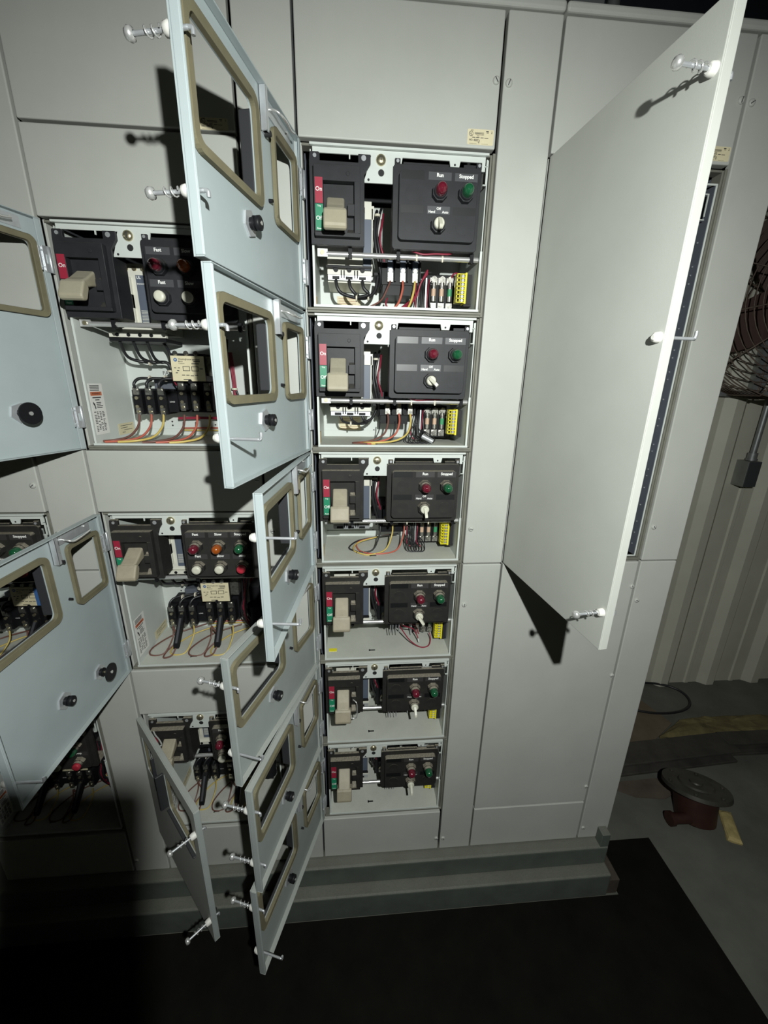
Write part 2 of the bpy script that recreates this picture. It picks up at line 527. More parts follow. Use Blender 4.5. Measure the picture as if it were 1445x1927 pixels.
def gasket_mesh(x0, x1, z0, z1, r, w=0.48):
    m = MB()
    m.plate(rrect(x0 - w, x1 + w, z0 - w, z1 + w, r + w * 0.6, 6), [rrect(x0, x1, z0, z1, r, 6)], -0.44, -0.17)
    return m

def bolt_mesh(out):
    """captive quarter-turn bolt; axis along -y at the origin. out: pulled out (head and spring proud), else pushed in (hook proud inside)"""
    m = MB()
    m.lathe([(0.30, 0.56), (0.31, 0.75), (0.27, 0.98), (0.20, 1.02)], (0, 0, 0), 14, 1)      # nylon bushing outside the door
    if out:
        m.cyl((0, -0.95, 0), (0, -2.75, 0), 0.10, n=10, m=0)
        m.lathe([(0.12, 2.55), (0.27, 2.62), (0.29, 2.78), (0.22, 2.92), (0.10, 2.95)], (0, 0, 0), 14, 2)
        pts = []
        turns = 2.6
        for k in range(int(turns * 10)):
            a = 2 * math.pi * k / 10
            pts.append((0.20 * math.cos(a), -1.15 - 0.95 * k / (turns * 10), 0.20 * math.sin(a)))
        m.tube(pts, 0.042, 5, 2, sub=1)
        m.cyl((0, -0.5, 0), (0, 0.12, 0), 0.11, n=10, m=0)
        m.tube([(0, 0.1, 0), (0, 0.30, -0.02), (0, 0.34, -0.12), (0, 0.34, -0.3)], 0.10, 8, 0, sub=3)
    else:
        m.lathe([(0.17, 1.0), (0.20, 1.06), (0.12, 1.10)], (0, 0, 0), 12, 1)
        m.tube([(0, -0.9, 0), (0, 1.55, 0), (0, 1.72, 0.04), (0, 1.78, 0.2), (0, 1.78, 0.42)], 0.10, 8, 0, sub=4)
    return m.mesh('latch_bolt', [ZINC, NYLON, CHROME])

def button_mesh(disc):
    m = MB()
    m.cyl((0, -0.46, 0), (0, -0.30, 0), 0.50, n=6, m=1, smooth=False, rot=0.3)
    m.cyl((0, -0.42, 0), (0, 0.05, 0), 0.22, n=12, m=0)
    m.cyl((0, -0.12, 0), (0, -0.02, 0), 0.27, n=12, m=0)
    if disc:
        m.cyl((0, 0.05, 0), (0, 0.52, 0), 0.09, n=10, m=2)
        m.cyl((0, 0.50, 0), (0, 0.62, 0), 0.54, n=28, m=0)
        m.cyl((0, 0.62, 0), (0, 0.67, 0), 0.10, n=10, m=3)
    else:
        m.lathe([(0.22, -0.04), (0.27, -0.06), (0.27, -0.28), (0.20, -0.33)], (0, 0, 0), 14, 0)
        m.cyl((0, 0.32, 0), (0, 0.355, 0), 0.08, n=10, m=3)
    return m.mesh('reset_button', [PHEN, ZINC, BRASS, CHROME])

def door(sec, z0, height, theta, hx=0.3, hy=0.0, wd=15.2, thick=0.56, windows=True, bolts=(), buttons=(), label=None, hinges=None, face=None):
    """door hung on its left edge; local frame: x along the leaf, y inwards (-y is the outer face when shut), z from its top"""
    h = height - 0.2
    zt, zb = -0.1, -height + 0.1
    m = MB()
    outer = rrect(0, wd, zb, zt, 0.0)
    bigw = (7.5, 14.1, -6.65, -1.70)
    smw = (0.95, 4.5, -6.75, -1.85)
    holes = [rrect(*bigw, 0.55), rrect(*smw, 0.35)] if windows else []
    if holes:
        m.plate(outer, holes, -thick, -thick + 0.09)
    else:
        m.box(0, wd, -thick, -thick + 0.09, zb, zt)
    d = 0.08
    m.box(0, wd, -thick + 0.09, 0, zt - d, zt); m.box(0, wd, -thick + 0.09, 0, zb, zb + d)
    m.box(wd - d, wd, -thick + 0.09, 0, zb + d, zt - d); m.box(0, d, -thick + 0.09, 0, zb + d, zt - d)
    m.box(d, 0.50, -d, 0, zb + d, zt - d)                        # return lips
    m.box(wd - 0.22, wd - d, -d, 0, zb + d, zt - d)
    inner = face or DOORIN
    me = m.mesh('door', [inner, PANEL])
    for pl in me.polygons:                            # the outer sheet carries the cabinet grey
        if abs(pl.center.y / IN + thick) < 0.002:
            pl.material_index = 1
    o = sec.part('door', me, (hx, hy, z0), (0, 0, -theta), label)
    bv = o.modifiers.new('rounded_edges', 'BEVEL'); bv.width = 0.0011; bv.segments = 2; bv.limit_method = 'ANGLE'; bv.angle_limit = 0.9
    if windows:
        ob('window_gasket', cached('gask_big', lambda: gasket_mesh(*bigw, 0.45).mesh('window_gasket', GASK, 0.05, 2)), o, label='tan rubber gasket round the wide window')
        ob('window_gasket', cached('gask_small', lambda: gasket_mesh(*smw, 0.30, 0.42).mesh('window_gasket', GASK, 0.05, 2)), o, label='tan rubber gasket round the narrow window')
        def brk():
            k = MB()
            k.box(6.25, 6.33, -0.44, 0.0, -2.5, -0.2, 0)
            k.box(6.0, 6.3, -0.08, 0.0, -2.5, -0.2, 0)
            k.box(6.3, 6.33, -0.44, -0.40, -2.5, -0.2, 0)
            k.box(5.35, 6.3, -0.46, -0.38, -2.5, -0.2, 0)
            k.box(1.3, 5.4, -0.46, -0.38, -1.15, -0.35, 0)
            for a, b in ((5.7, -2.2), (5.65, -1.7), (5.8, -0.5), (2.0, -0.6)):
                k.cyl((a, -0.40, b), (a, -0.28, b), 0.09, n=8, m=1)
            k.cyl((5.75, -0.40, -2.45), (5.75, 0.0, -2.45), 0.17, n=8, m=2)
            return k.mesh('latch_bracket', [ZINC, CHROME, DEEP])
        ob('latch_bracket', cached('bracket', brk), o, label='galvanised bracket with rivets')
        def hk():
            k = MB()
            k.tube([(4.95, -0.42, -0.75), (4.95, 0.1, -0.85), (4.7, 0.38, -1.0), (3.9, 0.42, -0.98), (3.0, 0.34, -0.95), (2.4, 0.36, -0.85)], 0.085, 7, 0, sub=4)
            return k.mesh('latch_hook', CHROME)
        ob('latch_hook', cached('hook', hk), o)
        def hood():
            k = MB()
            k.box(7.20, 7.48, -thick - 0.80, -thick, -6.45, -1.95)
            k.box(4.55, 4.72, -thick - 0.35, -thick, -6.5, -2.05)
            return k.box(7.48, 14.0, -thick - 0.30, -thick, -6.85, -6.70).mesh('window_hood', BLKHOOD, 0.10, 3)
        ob('window_hood', cached('hood', hood), o, label='black moulding on the outer side of the window')
        def st():
            return MB().cyl((5.55, -0.47, -6.05), (5.55, -0.18, -6.05), 0.13, 0.10, n=9).mesh('stud', PHEN)
        ob('stud', cached('stud', st), o)
    for hz in (hinges if hinges is not None else (-2.0, -height + 3.85)):
        ob('hinge', cached('hinge', hinge_mesh), o, (0.0, 0.0, hz))
    for bz, out in bolts:
        ob('latch_bolt', cached('bolt%d' % out, lambda: bolt_mesh(out)), o, (14.82, 0, bz))
    for bx, bz, disc in buttons:
        ob('reset_button', cached('btn%d' % disc, lambda: button_mesh(disc)), o, (bx, 0, bz)).scale = (1.55, 1.1, 1.55)
    return o

# ---------------------------------------------------------------- the four cabinet sections
ZT, ZB = 8.62, -79.27
def section(X0, label, opens, blanks, top_blank=True, wire_split=True, screws={}):
    t = Thing('motor_control_cabinet', (X0, 0, 0), (W / 2, 10, ZB), label, 'electrical cabinet', 'motor control cabinets in the row')
    m = MB()
    m.box(0.0, W, 19.6, 19.9, ZB, ZT)                 # back
    m.box(0.0, 0.12, 1.2, 19.6, ZB, ZT); m.box(W - 0.12, W, 0.9, 19.6, ZB, ZT)
    m.box(0.12, W - 0.12, 0.9, 19.6, ZT - 0.1, ZT); m.box(0.12, W - 0.12, 0.9, 19.6, ZB, ZB + 0.1)
    t.part('cabinet_shell', m.mesh('cabinet_shell', SHELL))
    t.part('top_trim', MB().box(0.03, W - 0.03, -0.18, 3.2, ZT + 0.06, ZT + 0.72).mesh('top_trim', PANEL, 0.2, 3))
    for a, b in opens:                                # rails and side plates round the open bays
        t.part('sill_rail', MB().box(0.35, 15.65, 0.22, 1.2, b - 0.02, b + 0.17).box(0.35, 15.65, 0.10, 1.2, b + 0.17, b + 0.36).mesh('sill_rail', OLIVE, 0.04, 2))
        t.part('head_rail', MB().box(0.35, 15.35, 0.30, 1.2, a - 0.26, a - 0.08).mesh('head_rail', OLIVE, 0.03, 1))
        t.part('side_rail', MB().box(15.36, 15.52, 0.30, 1.4, b + 0.38, a - 0.1).box(15.52, 15.73, 0.16, 1.4, b, a - 0.05).box(15.73, 15.82, 0.34, 1.4, b, a).mesh('side_rail', OLIVE, 0.03, 1))
        t.part('hinge_rail', MB().box(0.14, 0.34, 0.5, 1.4, b, a).mesh('hinge_rail', PANEL, 0.03, 1))
        t.part('side_plate', MB().box(0.44, 0.50, 1.4, 18, b + 0.4, a - 0.3).mesh('side_plate', SLATE), label='dark blue-grey side plate')
        m = MB().box(15.36, 15.40, 1.45, 18, b + 0.4, a - 0.3)
        sp = t.part('side_plate', m.mesh('side_plate', SLATE), label='dark blue-grey punched side plate')
        m = MB()
        z = a - 1.2
        while z > b + 0.8:
            for yy in (1.75, 2.7):
                m.cyl((15.365, yy, z), (15.335, yy, z), 0.055, n=6)
                m.cyl((15.365, yy + 0.05, z - 0.55), (15.335, yy + 0.05, z - 0.55), 0.05, n=6)
            z -= 1.45
        r = ob('rivets', m.mesh('rivets', ZINC), sp)
        r['kind'] = 'stuff'
    for a, b in blanks:
        cover(t, 'cover_panel', 0.10, 15.58, b + 0.07, a - 0.07, screws.get((a, b), ()))
    if wire_split:
        cover(t, 'wireway_cover', 15.84, W - 0.1, -35.93, ZT - 0.03, [(16.25, 4.3), (16.35, -32.0)])
        cover(t, 'wireway_cover', 15.84, W - 0.1, ZB + 0.05, -36.07, [(16.35, -40.9), (16.25, -77.2)])
    return t

BOT = (-72.2, ZB)
S = {}
S['c'] = section(0.0, 'middle cabinet with six open bays of starter units one above another',
                 [(-12.0 * k, -12.0 * k - 12) for k in range(6)], [(ZT, 0.07), BOT], screws={(ZT, 0.07): [(15.25, 4.4)], BOT: [(15.3, -77.15)]})
S['l'] = section(-W, 'cabinet left of the middle one with three tall open bays between narrow blank panels',
                 [(-6, -24), (-30, -48), (-54, -72)], [(ZT, 0.07), (0, -6), (-24, -30), (-48, -54), BOT], screws={(ZT, 0.07): [(15.25, 4.4)], (0, -6): [(15.2, -4.8)], (-24, -30): [(15.2, -26.8)]})
S['f'] = section(-2 * W, 'leftmost cabinet, mostly behind the swung open doors at the left edge',
                 [(-30, -48), (-54, -72)], [(ZT, 0.07), (0, -24), (-24, -30), (-48, -54), BOT], screws={(-24, -30): [(15.1, -27.3)]})
S['r'] = section(W, 'rightmost cabinet with one large plain door swung open',
                 [(0, -36)], [(ZT, 0.07), (-36.0, -72.1), BOT], screws={(ZT, 0.07): [(15.3, 4.4)], (-36.0, -72.1): [(15.4, -39.1), (15.4, -51.2), (15.3, -69.3)]})
sticker(S['c'], 13.3, 0.35)
sticker(S['r'], 13.3, 0.35)
sticker(S['l'], 13.0, 0.15, 2.1, 0.75)

R_ = math.radians
door(S['c'], 0, 12, R_(103.53), bolts=[(-2.95, 1), (-9.0, 1)], buttons=[(8.9, -8.45, 0)], label='door of the top bay, swung past square')
door(S['c'], -12, 12, R_(102.23), bolts=[(-3.0, 1), (-9.0, 0)], buttons=[(9.1, -8.4, 0)], label='door of the second bay, swung past square')
door(S['c'], -24, 12, R_(95.8), bolts=[(-3.05, 0), (-9.15, 0)], buttons=[(9.1, -8.4, 0)], label='door of the third bay, swung just past square')
door(S['c'], -36, 12, R_(108.8), bolts=[(-2.8, 1), (-9.0, 0)], buttons=[(9.1, -8.4, 0)], label='door of the fourth bay, swung past square', face=DOORLOW)
door(S['c'], -48, 12, R_(105.94), bolts=[(-2.8, 1), (-8.85, 1)], buttons=[(9.1, -8.4, 0)], label='door of the fifth bay, swung past square', face=DOORLOW)
door(S['c'], -60, 12, R_(108.42), bolts=[(-3.0, 1), (-9.2, 0)], buttons=[(9.1, -8.4, 0)], label='door of the bottom bay, swung past square', face=DOORLOW)
door(S['l'], -6, 18, R_(110), bolts=[(-3, 0), (-15, 0)], buttons=[(4.4, -14.5, 1)], label='tall door swung out to the left edge of the view')
door(S['l'], -30, 18, R_(90.5), bolts=[(-3, 0), (-15.6, 0)], buttons=[(4.1, -14.8, 1), (8.8, -13.9, 0)], label='tall door swung square, with two reset buttons')
door(S['l'], -54, 18, R_(47.7), bolts=[(-3, 1), (-15, 1)], buttons=[(4.3, -14.6, 0)], label='tall door standing half open', face=DOORLOW)
door(S['r'], 0, 36, R_(84.2), hx=0.74, hy=0.1, thick=0.68, windows=False, bolts=[(-3.0, 1), (-15.0, 0), (-33.0, 1)], label='large plain door swung square', face=PANEL)

# ---------------------------------------------------------------- plug-in starter units
def tray_mesh(H, slots, rear_top):
    m = MB()
    zb = -H + 0.42
    m.box(0.92, 15.30, 0.12, 7.75, zb, zb + 0.07, 1)
    m.box(0.92, 15.30, 0.10, 0.18, zb - 0.02, zb + 0.17, 0)
    m.box(0.95, 1.03, 0.35, 7.75, zb + 0.07, -0.45, 0)
    m.box(0.92, 1.10, 0.26, 0.36, zb + 0.07, -0.9, 0)
    m.box(15.20, 15.28, 0.35, 7.75, zb + 0.07, -0.45, 0)
    m.box(15.12, 15.30, 0.24, 0.36, zb + 0.07, -6.9, 0)
    m.box(1.03, 15.20, 7.66, 7.75, zb + 0.07, rear_top, 0)
    m.box(1.03, 15.20, 7.50, 7.66, zb + 0.07, zb + 0.75, 0)
    for z in slots:
        m.box(6.0, 6.65, 1.40, 1.60, zb + 0.06, zb + 0.078, 2)  # flat black strip painted for the shade in the floor slot
        m.box(5.92, 6.08, 1.34, 1.66, zb + 0.06, zb + 0.078, 2)
    # punched holes in the rear plate, drawn as black discs for the shade inside
    for hx, hz in ((4.9, -H + 3.2), (4.9, -H + 2.8), (4.9, -H + 1.9), (4.9, -H + 1.5), (6.6, -H + 1.2), (7.1, -H + 1.1), (9.4, -H + 1.6), (11, -H + 1.6), (12.4, -H + 4.5), (12.8, -H + 3.6), (13.1, -H + 5.0), (12.2, -H + 2.9), (2.9, -H + 3.4), (3.2, -H + 5.5), (5.0, -H + 6.1), (13.4, -H + 2.7)):
        m.cyl((hx, 7.66, hz), (hx, 7.645, hz), 0.09, n=8, m=2)
    return m.mesh('tray', [WHITE, TRAYFLOOR, DEEP])

def topplate_mesh():
    m = MB()
    y0, y1 = 0.30, 0.42
    poly = [(1.15, -0.28), (15.0, -0.28), (15.0, -1.25), (14.72, -1.25), (14.72, -0.66), (12.95, -0.66), (12.85, -1.12), (12.15, -1.12), (12.05, -0.66), (8.25, -0.66),
            (8.15, -1.25), (7.5, -1.25), (7.5, -2.45), (5.15, -2.45), (5.35, -1.9), (5.75, -0.66), (4.1, -0.66), (4.1, -0.95), (4.0, -0.95), (4.0, -0.66), (1.35, -0.66), (1.35, -1.2), (1.15, -1.2)]
    m.prism(poly, y0, y1, 0)
    m.box(0.95, 15.2, 0.05, 0.42, -0.26, -0.10, 0)
    m.cyl((6.56, y0, -1.75), (6.56, y0 - 0.012, -1.75), 0.24, n=14, m=1)  # flat black discs painted for the shade in the plate holes
    m.cyl((5.55, y0, -2.25), (5.55, y0 - 0.012, -2.25), 0.09, n=8, m=1)
    m.cyl((12.5, y0, -0.92), (12.5, y0 - 0.012, -0.92), 0.08, n=8, m=1)
    m.box(15.06, 15.14, 0.15, 0.3, -2.2, -0.5, 0)
    m.box(14.85, 15.14, 0.15, 0.3, -2.25, -2.17, 0); m.box(14.95, 15.14, 0.15, 0.3, -1.0, -0.93, 0)
    return m.mesh('top_plate', [WHITE, DEEP], 0.012, 1)

def bolt_top_mesh():
    m = MB()
    m.lathe([(0.40, 0), (0.40, 0.05), (0.36, 0.16), (0.22, 0.24), (0.1, 0.26)], (6.53, 0.30, -0.92), 16, 0)
    m.box(6.50, 6.56, 0.02, 0.06, -1.15, -0.70, 1)
    return m.mesh('mounting_bolt', [BRASS, INK])

def hh_mesh(bl):
    m = MB()
    # flange with the ears on top and the slanted shoulder
    fl = [(0.89, -7.0), (5.22, -7.0), (5.22, -2.0), (5.70, -1.3), (5.70, -0.72), (4.72, -0.72), (4.72, -1.28), (1.72, -1.28), (1.72, -0.80), (1.62, -0.72), (1.02, -0.72), (0.95, -0.80), (0.89, -1.3)]
    m.prism(fl, 0.0, 0.30, 0)
    for ex in (1.34, 5.15):
        m.cyl((ex, 0.0, -1.0), (ex, -0.07, -1.0), 0.17, n=10, m=2)
    for a in ((1.25, 4.85, -2.80, -1.75), (1.25, 1.97, -6.27, -2.80), (4.40, 4.85, -6.27, -2.80), (1.25, 4.85, -6.55, -6.27)):
        m.box(a[0], a[1], -0.62, 0.0, a[2], a[3], 0)
    m.box(1.9, 4.45, 1.3, 1.4, -6.3, -2.75, 1)
    m.box(1.9, 1.97, 0, 1.3, -6.3, -2.75, 1); m.box(4.40, 4.47, 0, 1.3, -6.3, -2.75, 1)
    m.box(1.9, 4.45, 0, 1.3, -2.82, -2.75, 1); m.box(1.9, 4.45, 0, 1.3, -6.3, -6.25, 1)
    m.box(3.86, 4.42, -0.52, 1.3, -5.05, -4.25, 0)                                # latch boss
    m.prism_x([(1.3, -3.75), (0.3, -3.75), (-0.2, -4.25), (1.3, -4.25)], 3.9, 4.40, 0)
    m.prism_x([(1.3, -5.6), (0.2, -5.7), (-0.5, -6.25), (1.3, -6.25)], 3.86, 4.40, 0)
    m.cyl((3.9, -0.62, -2.3), (3.9, -0.67, -2.3), 0.15, n=10, m=0)
    m.box(1.3, 5.1, 0.3, 2.4, -6.9, -6.78, 0)
    m.box(5.1, 5.2, 0.3, 2.2, -6.9, -2.0, 0)
    return m.mesh('handle_housing', [bl, DEEP, ZINC], 0.05, 2)

def lab_mesh():
    m = MB()
    y = -0.625
    m.box(1.33, 1.93, y - 0.012, y, -4.33, -2.62, 0)
    m.box(1.33, 1.93, y - 0.012, y, -6.18, -4.38, 1)
    m.text('On', 1.63, -3.40, y - 0.015, 0.40, 2, 0.01)
    m.text('Trip', 1.63, -4.52, y - 0.015, 0.17, 2, 0.012)
    m.text('Off', 1.63, -5.35, y - 0.015, 0.40, 2, 0.01)
    m.text('Reset', 1.63, -6.05, y - 0.015, 0.17, 2, 0.012)
    return m.mesh('switch_label', [RED, GREEN, TXT])

def handle_mesh(bg, lift=0.0):
    m = MB()
    prof = [(0.9, -3.55), (0.35, -3.52), (-0.05, -3.72), (-1.05, -4.55), (-1.72, -4.98), (-1.86, -5.15), (-2.24, -6.18), (-2.20, -6.38), (-2.05, -6.46), (-1.62, -6.40), (-1.50, -6.20), (-1.32, -5.50), (-1.05, -5.28), (-0.35, -5.0), (0.9, -4.6)]
    shank = [(0.9, -3.55), (0.35, -3.52), (-0.05, -3.72), (-1.05, -4.55), (-1.74, -4.98), (-1.80, -5.3), (-1.32, -5.50), (-1.05, -5.28), (-0.35, -5.0), (0.9, -4.6)]
    grip = [(-1.55, -4.96), (-1.78, -5.0), (-1.92, -5.15), (-2.30, -6.12), (-2.30, -6.32), (-2.20, -6.46), (-2.02, -6.52), (-1.62, -6.46), (-1.50, -6.28), (-1.25, -5.50), (-1.3, -5.2)]
    pv = (0.9, -4.2)                                  # shaft; a raised lever is turned about it
    c, sn = math.cos(lift), math.sin(lift)
    tr = lambda q: [(pv[0] + (y - pv[0]) * c + (z - pv[1]) * sn, pv[1] - (y - pv[0]) * sn + (z - pv[1]) * c) for y, z in q]
    m.prism_x(tr(shank), 2.20, 3.62, 0)
    m.prism_x(tr(grip), 2.00, 3.80, 0)
    return m.mesh('operating_handle', [bg], 0.16, 4)

def panel_mesh(bl):
    m = MB()
    m.prism(rrect(7.50, 14.66, -7.07, -1.20, 0.28), -0.05, 0.30, 0)
    m.prism(rrect(7.95, 14.27, -6.55, -1.80, 0.32), -0.63, -0.05, 0)
    m.box(7.7, 14.5, 0.30, 2.0, -7.0, -6.9, 0); m.box(7.6, 7.7, 0.3, 2.2, -7.0, -1.3, 0)
    for ex in (7.85, 14.45):
        m.box(ex - 0.22, ex + 0.22, 0.05, 0.3, -1.25, -0.80, 0)
        m.cyl((ex, 0.05, -1.0), (ex, -0.02, -1.0), 0.16, n=10, m=1)
    m.box(8.3, 12.0, 0.1, 0.3, -1.22, -1.0, 0)
    m.box(13.2, 14.2, 0.1, 0.3, -1.22, -0.95, 0)
    return m.mesh('device_panel', [bl, ZINC], 0.07, 3)

COLX = (9.02, 11.17, 13.28)
ROWZ = (-3.28, -5.48)
NPZ = (-2.12, -4.40)
def np_mesh(text, dusty):
    m = MB()
    m.box(-0.92, 0.92, -0.025 if text else -0.010, 0, -0.27, 0.27, 0)
    if text == 'HOA':
        m.text('Off', 0, 0.10, -0.03, 0.26, 1, 0.02)
        m.text('Hand', -0.55, -0.12, -0.03, 0.25, 1, 0.02)
        m.text('Auto', 0.55, -0.12, -0.03, 0.25, 1, 0.02)
    elif text:
        m.text(text, 0, 0.06, -0.03, 0.35, 1, 0.03)
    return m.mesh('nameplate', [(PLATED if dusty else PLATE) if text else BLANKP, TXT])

def octo(m, mi):
    m.cyl((0, -0.0, 0), (0, -0.42, 0), 0.66, 0.62, n=8, m=mi, smooth=False, rot=0.39)
def lamp_mesh(lens, bl):
    m = MB()
    octo(m, 0)
    m.lathe([(0.52, 0.40), (0.52, 0.60), (0.47, 0.66), (0.455, 0.68)], (0, 0, 0), 18, 2)
    m.lathe([(0.44, 0.60), (0.43, 1.0), (0.39, 1.20), (0.28, 1.34), (0.12, 1.40)], (0, 0, 0), 18, 1)
    return m.mesh('indicator_lamp', [bl, lens, bl])
def switch_mesh(bl):
    m = MB()
    octo(m, 0)
    m.lathe([(0.52, 0.40), (0.50, 0.55), (0.46, 0.58)], (0, 0, 0), 18, 0)
    m.lathe([(0.42, 0.56), (0.42, 0.72), (0.36, 0.80), (0.3, 0.81)], (0, 0, 0), 18, 1)
    m.prism_x([(-0.78, 0.34), (-0.95, 0.30), (-1.50, -0.32), (-1.56, -0.55), (-1.45, -0.62), (-0.78, -0.36)], -0.13, 0.13, 1)
    return m.mesh('selector_switch', [bl, IVORY])
def push_mesh(cap, bl):
    m = MB()
    octo(m, 0)
    m.lathe([(0.52, 0.40), (0.52, 0.62), (0.47, 0.66)], (0, 0, 0), 18, 0)
    m.lathe([(0.42, 0.62), (0.42, 0.90), (0.38, 0.96), (0.2, 0.98)], (0, 0, 0), 18, 1)
    return m.mesh('push_button', [bl, cap])
def knock_mesh(bl):
    return MB().cyl((0, 0, 0), (0, -0.012, 0), 0.60, n=28, smooth=False).mesh('blanking_plug', bl)

def rod_mesh():
    m = MB()
    m.cyl((2.05, 0.98, -7.38), (15.18, 0.98, -7.38), 0.21, n=10, m=0)
    m.box(1.30, 2.15, 0.80, 0.95, -7.62, -7.05, 0)
    m.cyl((1.72, 0.80, -7.34), (1.72, 0.72, -7.34), 0.18, n=12, m=1)
    for cx in (4.05, 8.15, 14.55):
        m.box(cx - 0.16, cx + 0.16, 0.68, 1.25, -7.66, -6.95, 2)
        m.box(cx - 0.08, cx + 0.08, 0.66, 0.9, -7.75, -7.5, 2)
    return m.mesh('support_rod', [CHROME, BRASS, PHEN])
def tie_mesh(x):
    return MB().cyl((x - 0.07, 0.98, -7.38), (x + 0.07, 0.98, -7.38), 0.26, n=10).box(x - 0.05, x + 0.05, 0.72, 0.9, -7.70, -7.4).mesh('cable_tie', TIE)

def breaker_mesh(tall):
    m = MB()
    m.box(2.0, 5.95, 3.4, 7.6, -9.0, -2.6, 1)
    m.box(5.22, 5.95, 3.0, 3.4, -8.0, -3.6, 2)
    m.box(4.3, 5.2, 3.05, 3.4, -6.8, -2.8, 1)
    m.box(5.35, 6.15, 2.9, 3.0, -4.1, -3.1, 1)
    m.box(5.95, 6.05, 2.9, 7.4, -8.2, -3.3, 1)
    m.box(2.0, 6.05, 3.0, 3.4, -8.45, -8.1, 1)
    m.box(2.05, 5.95, 2.9, 3.2, -8.9, -8.5, 3)
    for k in range(3):
        cx = 2.75 + 1.2 * k
        m.cyl((cx, 2.98, -8.05), (cx, 2.95, -8.05), 0.22, n=12, m=0)
        m.box(cx - 0.32, cx + 0.32, 2.85, 3.3, -8.85, -8.6, 0)
        if k < 2:
            for q in (0.45, 0.7):
                m.box(cx + q, cx + q + 0.1, 2.86, 2.9, -8.75, -8.1, 0)
    m.box(1.9, 6.0, 2.75, 3.0, -7.95, -7.75, 0)
    return m.mesh('circuit_breaker', [PHEN, BRKW, BRKG, ZINC])

def lbreaker_mesh():
    m = MB()
    m.box(3.3, 7.2, 3.6, 7.6, -7.7, -2.1, 1)
    m.box(5.15, 5.9, 3.55, 3.6, -7.3, -3.0, 2)
    m.text('UL', 5.40, -3.2, 3.54, 0.32, 3, 0.02)
    m.text('BREAKER', 5.53, -3.7, 3.54, 0.16, 3, 0.01)
    for k in range(9):
        m.box(5.25, 5.8, 3.53, 3.55, -5.9 - 0.12 * k, -5.86 - 0.12 * k, 1)
    for cx in (3.75, 4.45, 5.15, 5.85):
        m.cyl((cx, 3.6, -2.5), (cx, 3.5, -2.5), 0.2, n=10, m=4)
    m.box(3.75, 4.75, 3.3, 3.6, -6.9, -3.2, 1)
    m.box(4.05, 4.75, 2.6, 3.6, -5.7, -4.6, 0)
    m.cyl((4.5, 2.6, -4.75), (4.5, 2.3, -4.75), 0.22, n=10, m=0)
    m.cyl((4.55, 2.32, -4.7), (4.55, 2.28, -4.7), 0.10, n=10, m=3)
    m.box(3.6, 4.3, 2.4, 3.6, -6.2, -5.4, 0)
    m.box(2.2, 7.2, 3.3, 3.7, -8.15, -7.75, 1)
    for cx in (2.9, 3.9, 4.9, 5.9):
        m.cyl((cx, 3.3, -7.95), (cx, 3.27, -7.95), 0.17, n=10, m=0)
    m.box(2.2, 7.2, 3.2, 7.0, -8.5, -8.2, 0)
    return m.mesh('circuit_breaker', [PHEN, BRKW, BRKG, TXT, BRASS])

def poles(m, x0, pitch, y, z, n=3, up=True):
    for k in range(n):
        cx = x0 + pitch * k
        m.box(cx - 0.42, cx + 0.42, y, y + 2.2, z - 2.0, z + 0.3, 0)
        m.box(cx - 0.28, cx + 0.28, y - 0.12, y, z - 0.15, z + 0.55, 1)
        m.cyl((cx, y - 0.12, z + 0.30), (cx, y - 0.24, z + 0.30), 0.20, n=8, m=1)
        m.cyl((cx, y - 0.05, z - 0.45), (cx, y - 0.22, z - 0.45), 0.17, n=8, m=2)
        m.box(cx - 0.22, cx + 0.22, y - 0.18, y, z - 2.1, z - 1.35, 1)
        m.cyl((cx, y - 0.18, z - 1.25), (cx, y - 0.30, z - 1.25), 0.16, n=8, m=2)
        m.cyl((cx, y - 0.1, z - 1.75), (cx, y - 0.26, z - 1.75), 0.15, n=8, m=2)

def contactor_mesh():
    m = MB()
    m.box(7.0, 10.6, 3.9, 7.6, -8.9, -6.6, 0)
    m.box(7.1, 9.9, 4.1, 7.5, -9.75, -8.9, 0)
    m.box(6.3, 7.1, 4.6, 7.6, -8.0, -7.8, 0)
    for k in range(3):
        cx = 7.75 + 1.15 * k
        m.box(cx - 0.26, cx + 0.26, 3.55, 3.9, -8.2, -7.0, 3)
        m.box(cx - 0.24, cx + 0.24, 3.45, 3.9, -8.75, -8.0, 1)
        m.cyl((cx, 3.5, -7.85), (cx, 3.35, -7.85), 0.20, n=8, m=2)
        m.cyl((cx, 3.45, -8.4), (cx, 3.33, -8.4), 0.18, n=8, m=1)
        m.box(cx + 0.40, cx + 0.52, 3.4, 3.9, -8.7, -6.8, 0)
    for cx in (8.0, 9.0, 10.0):
        m.cyl((cx, 3.5, -6.75), (cx, 3.3, -6.75), 0.16, n=8, m=1)
    return m.mesh('contactor', [PHEN, TERM, BRASS, BRKG])

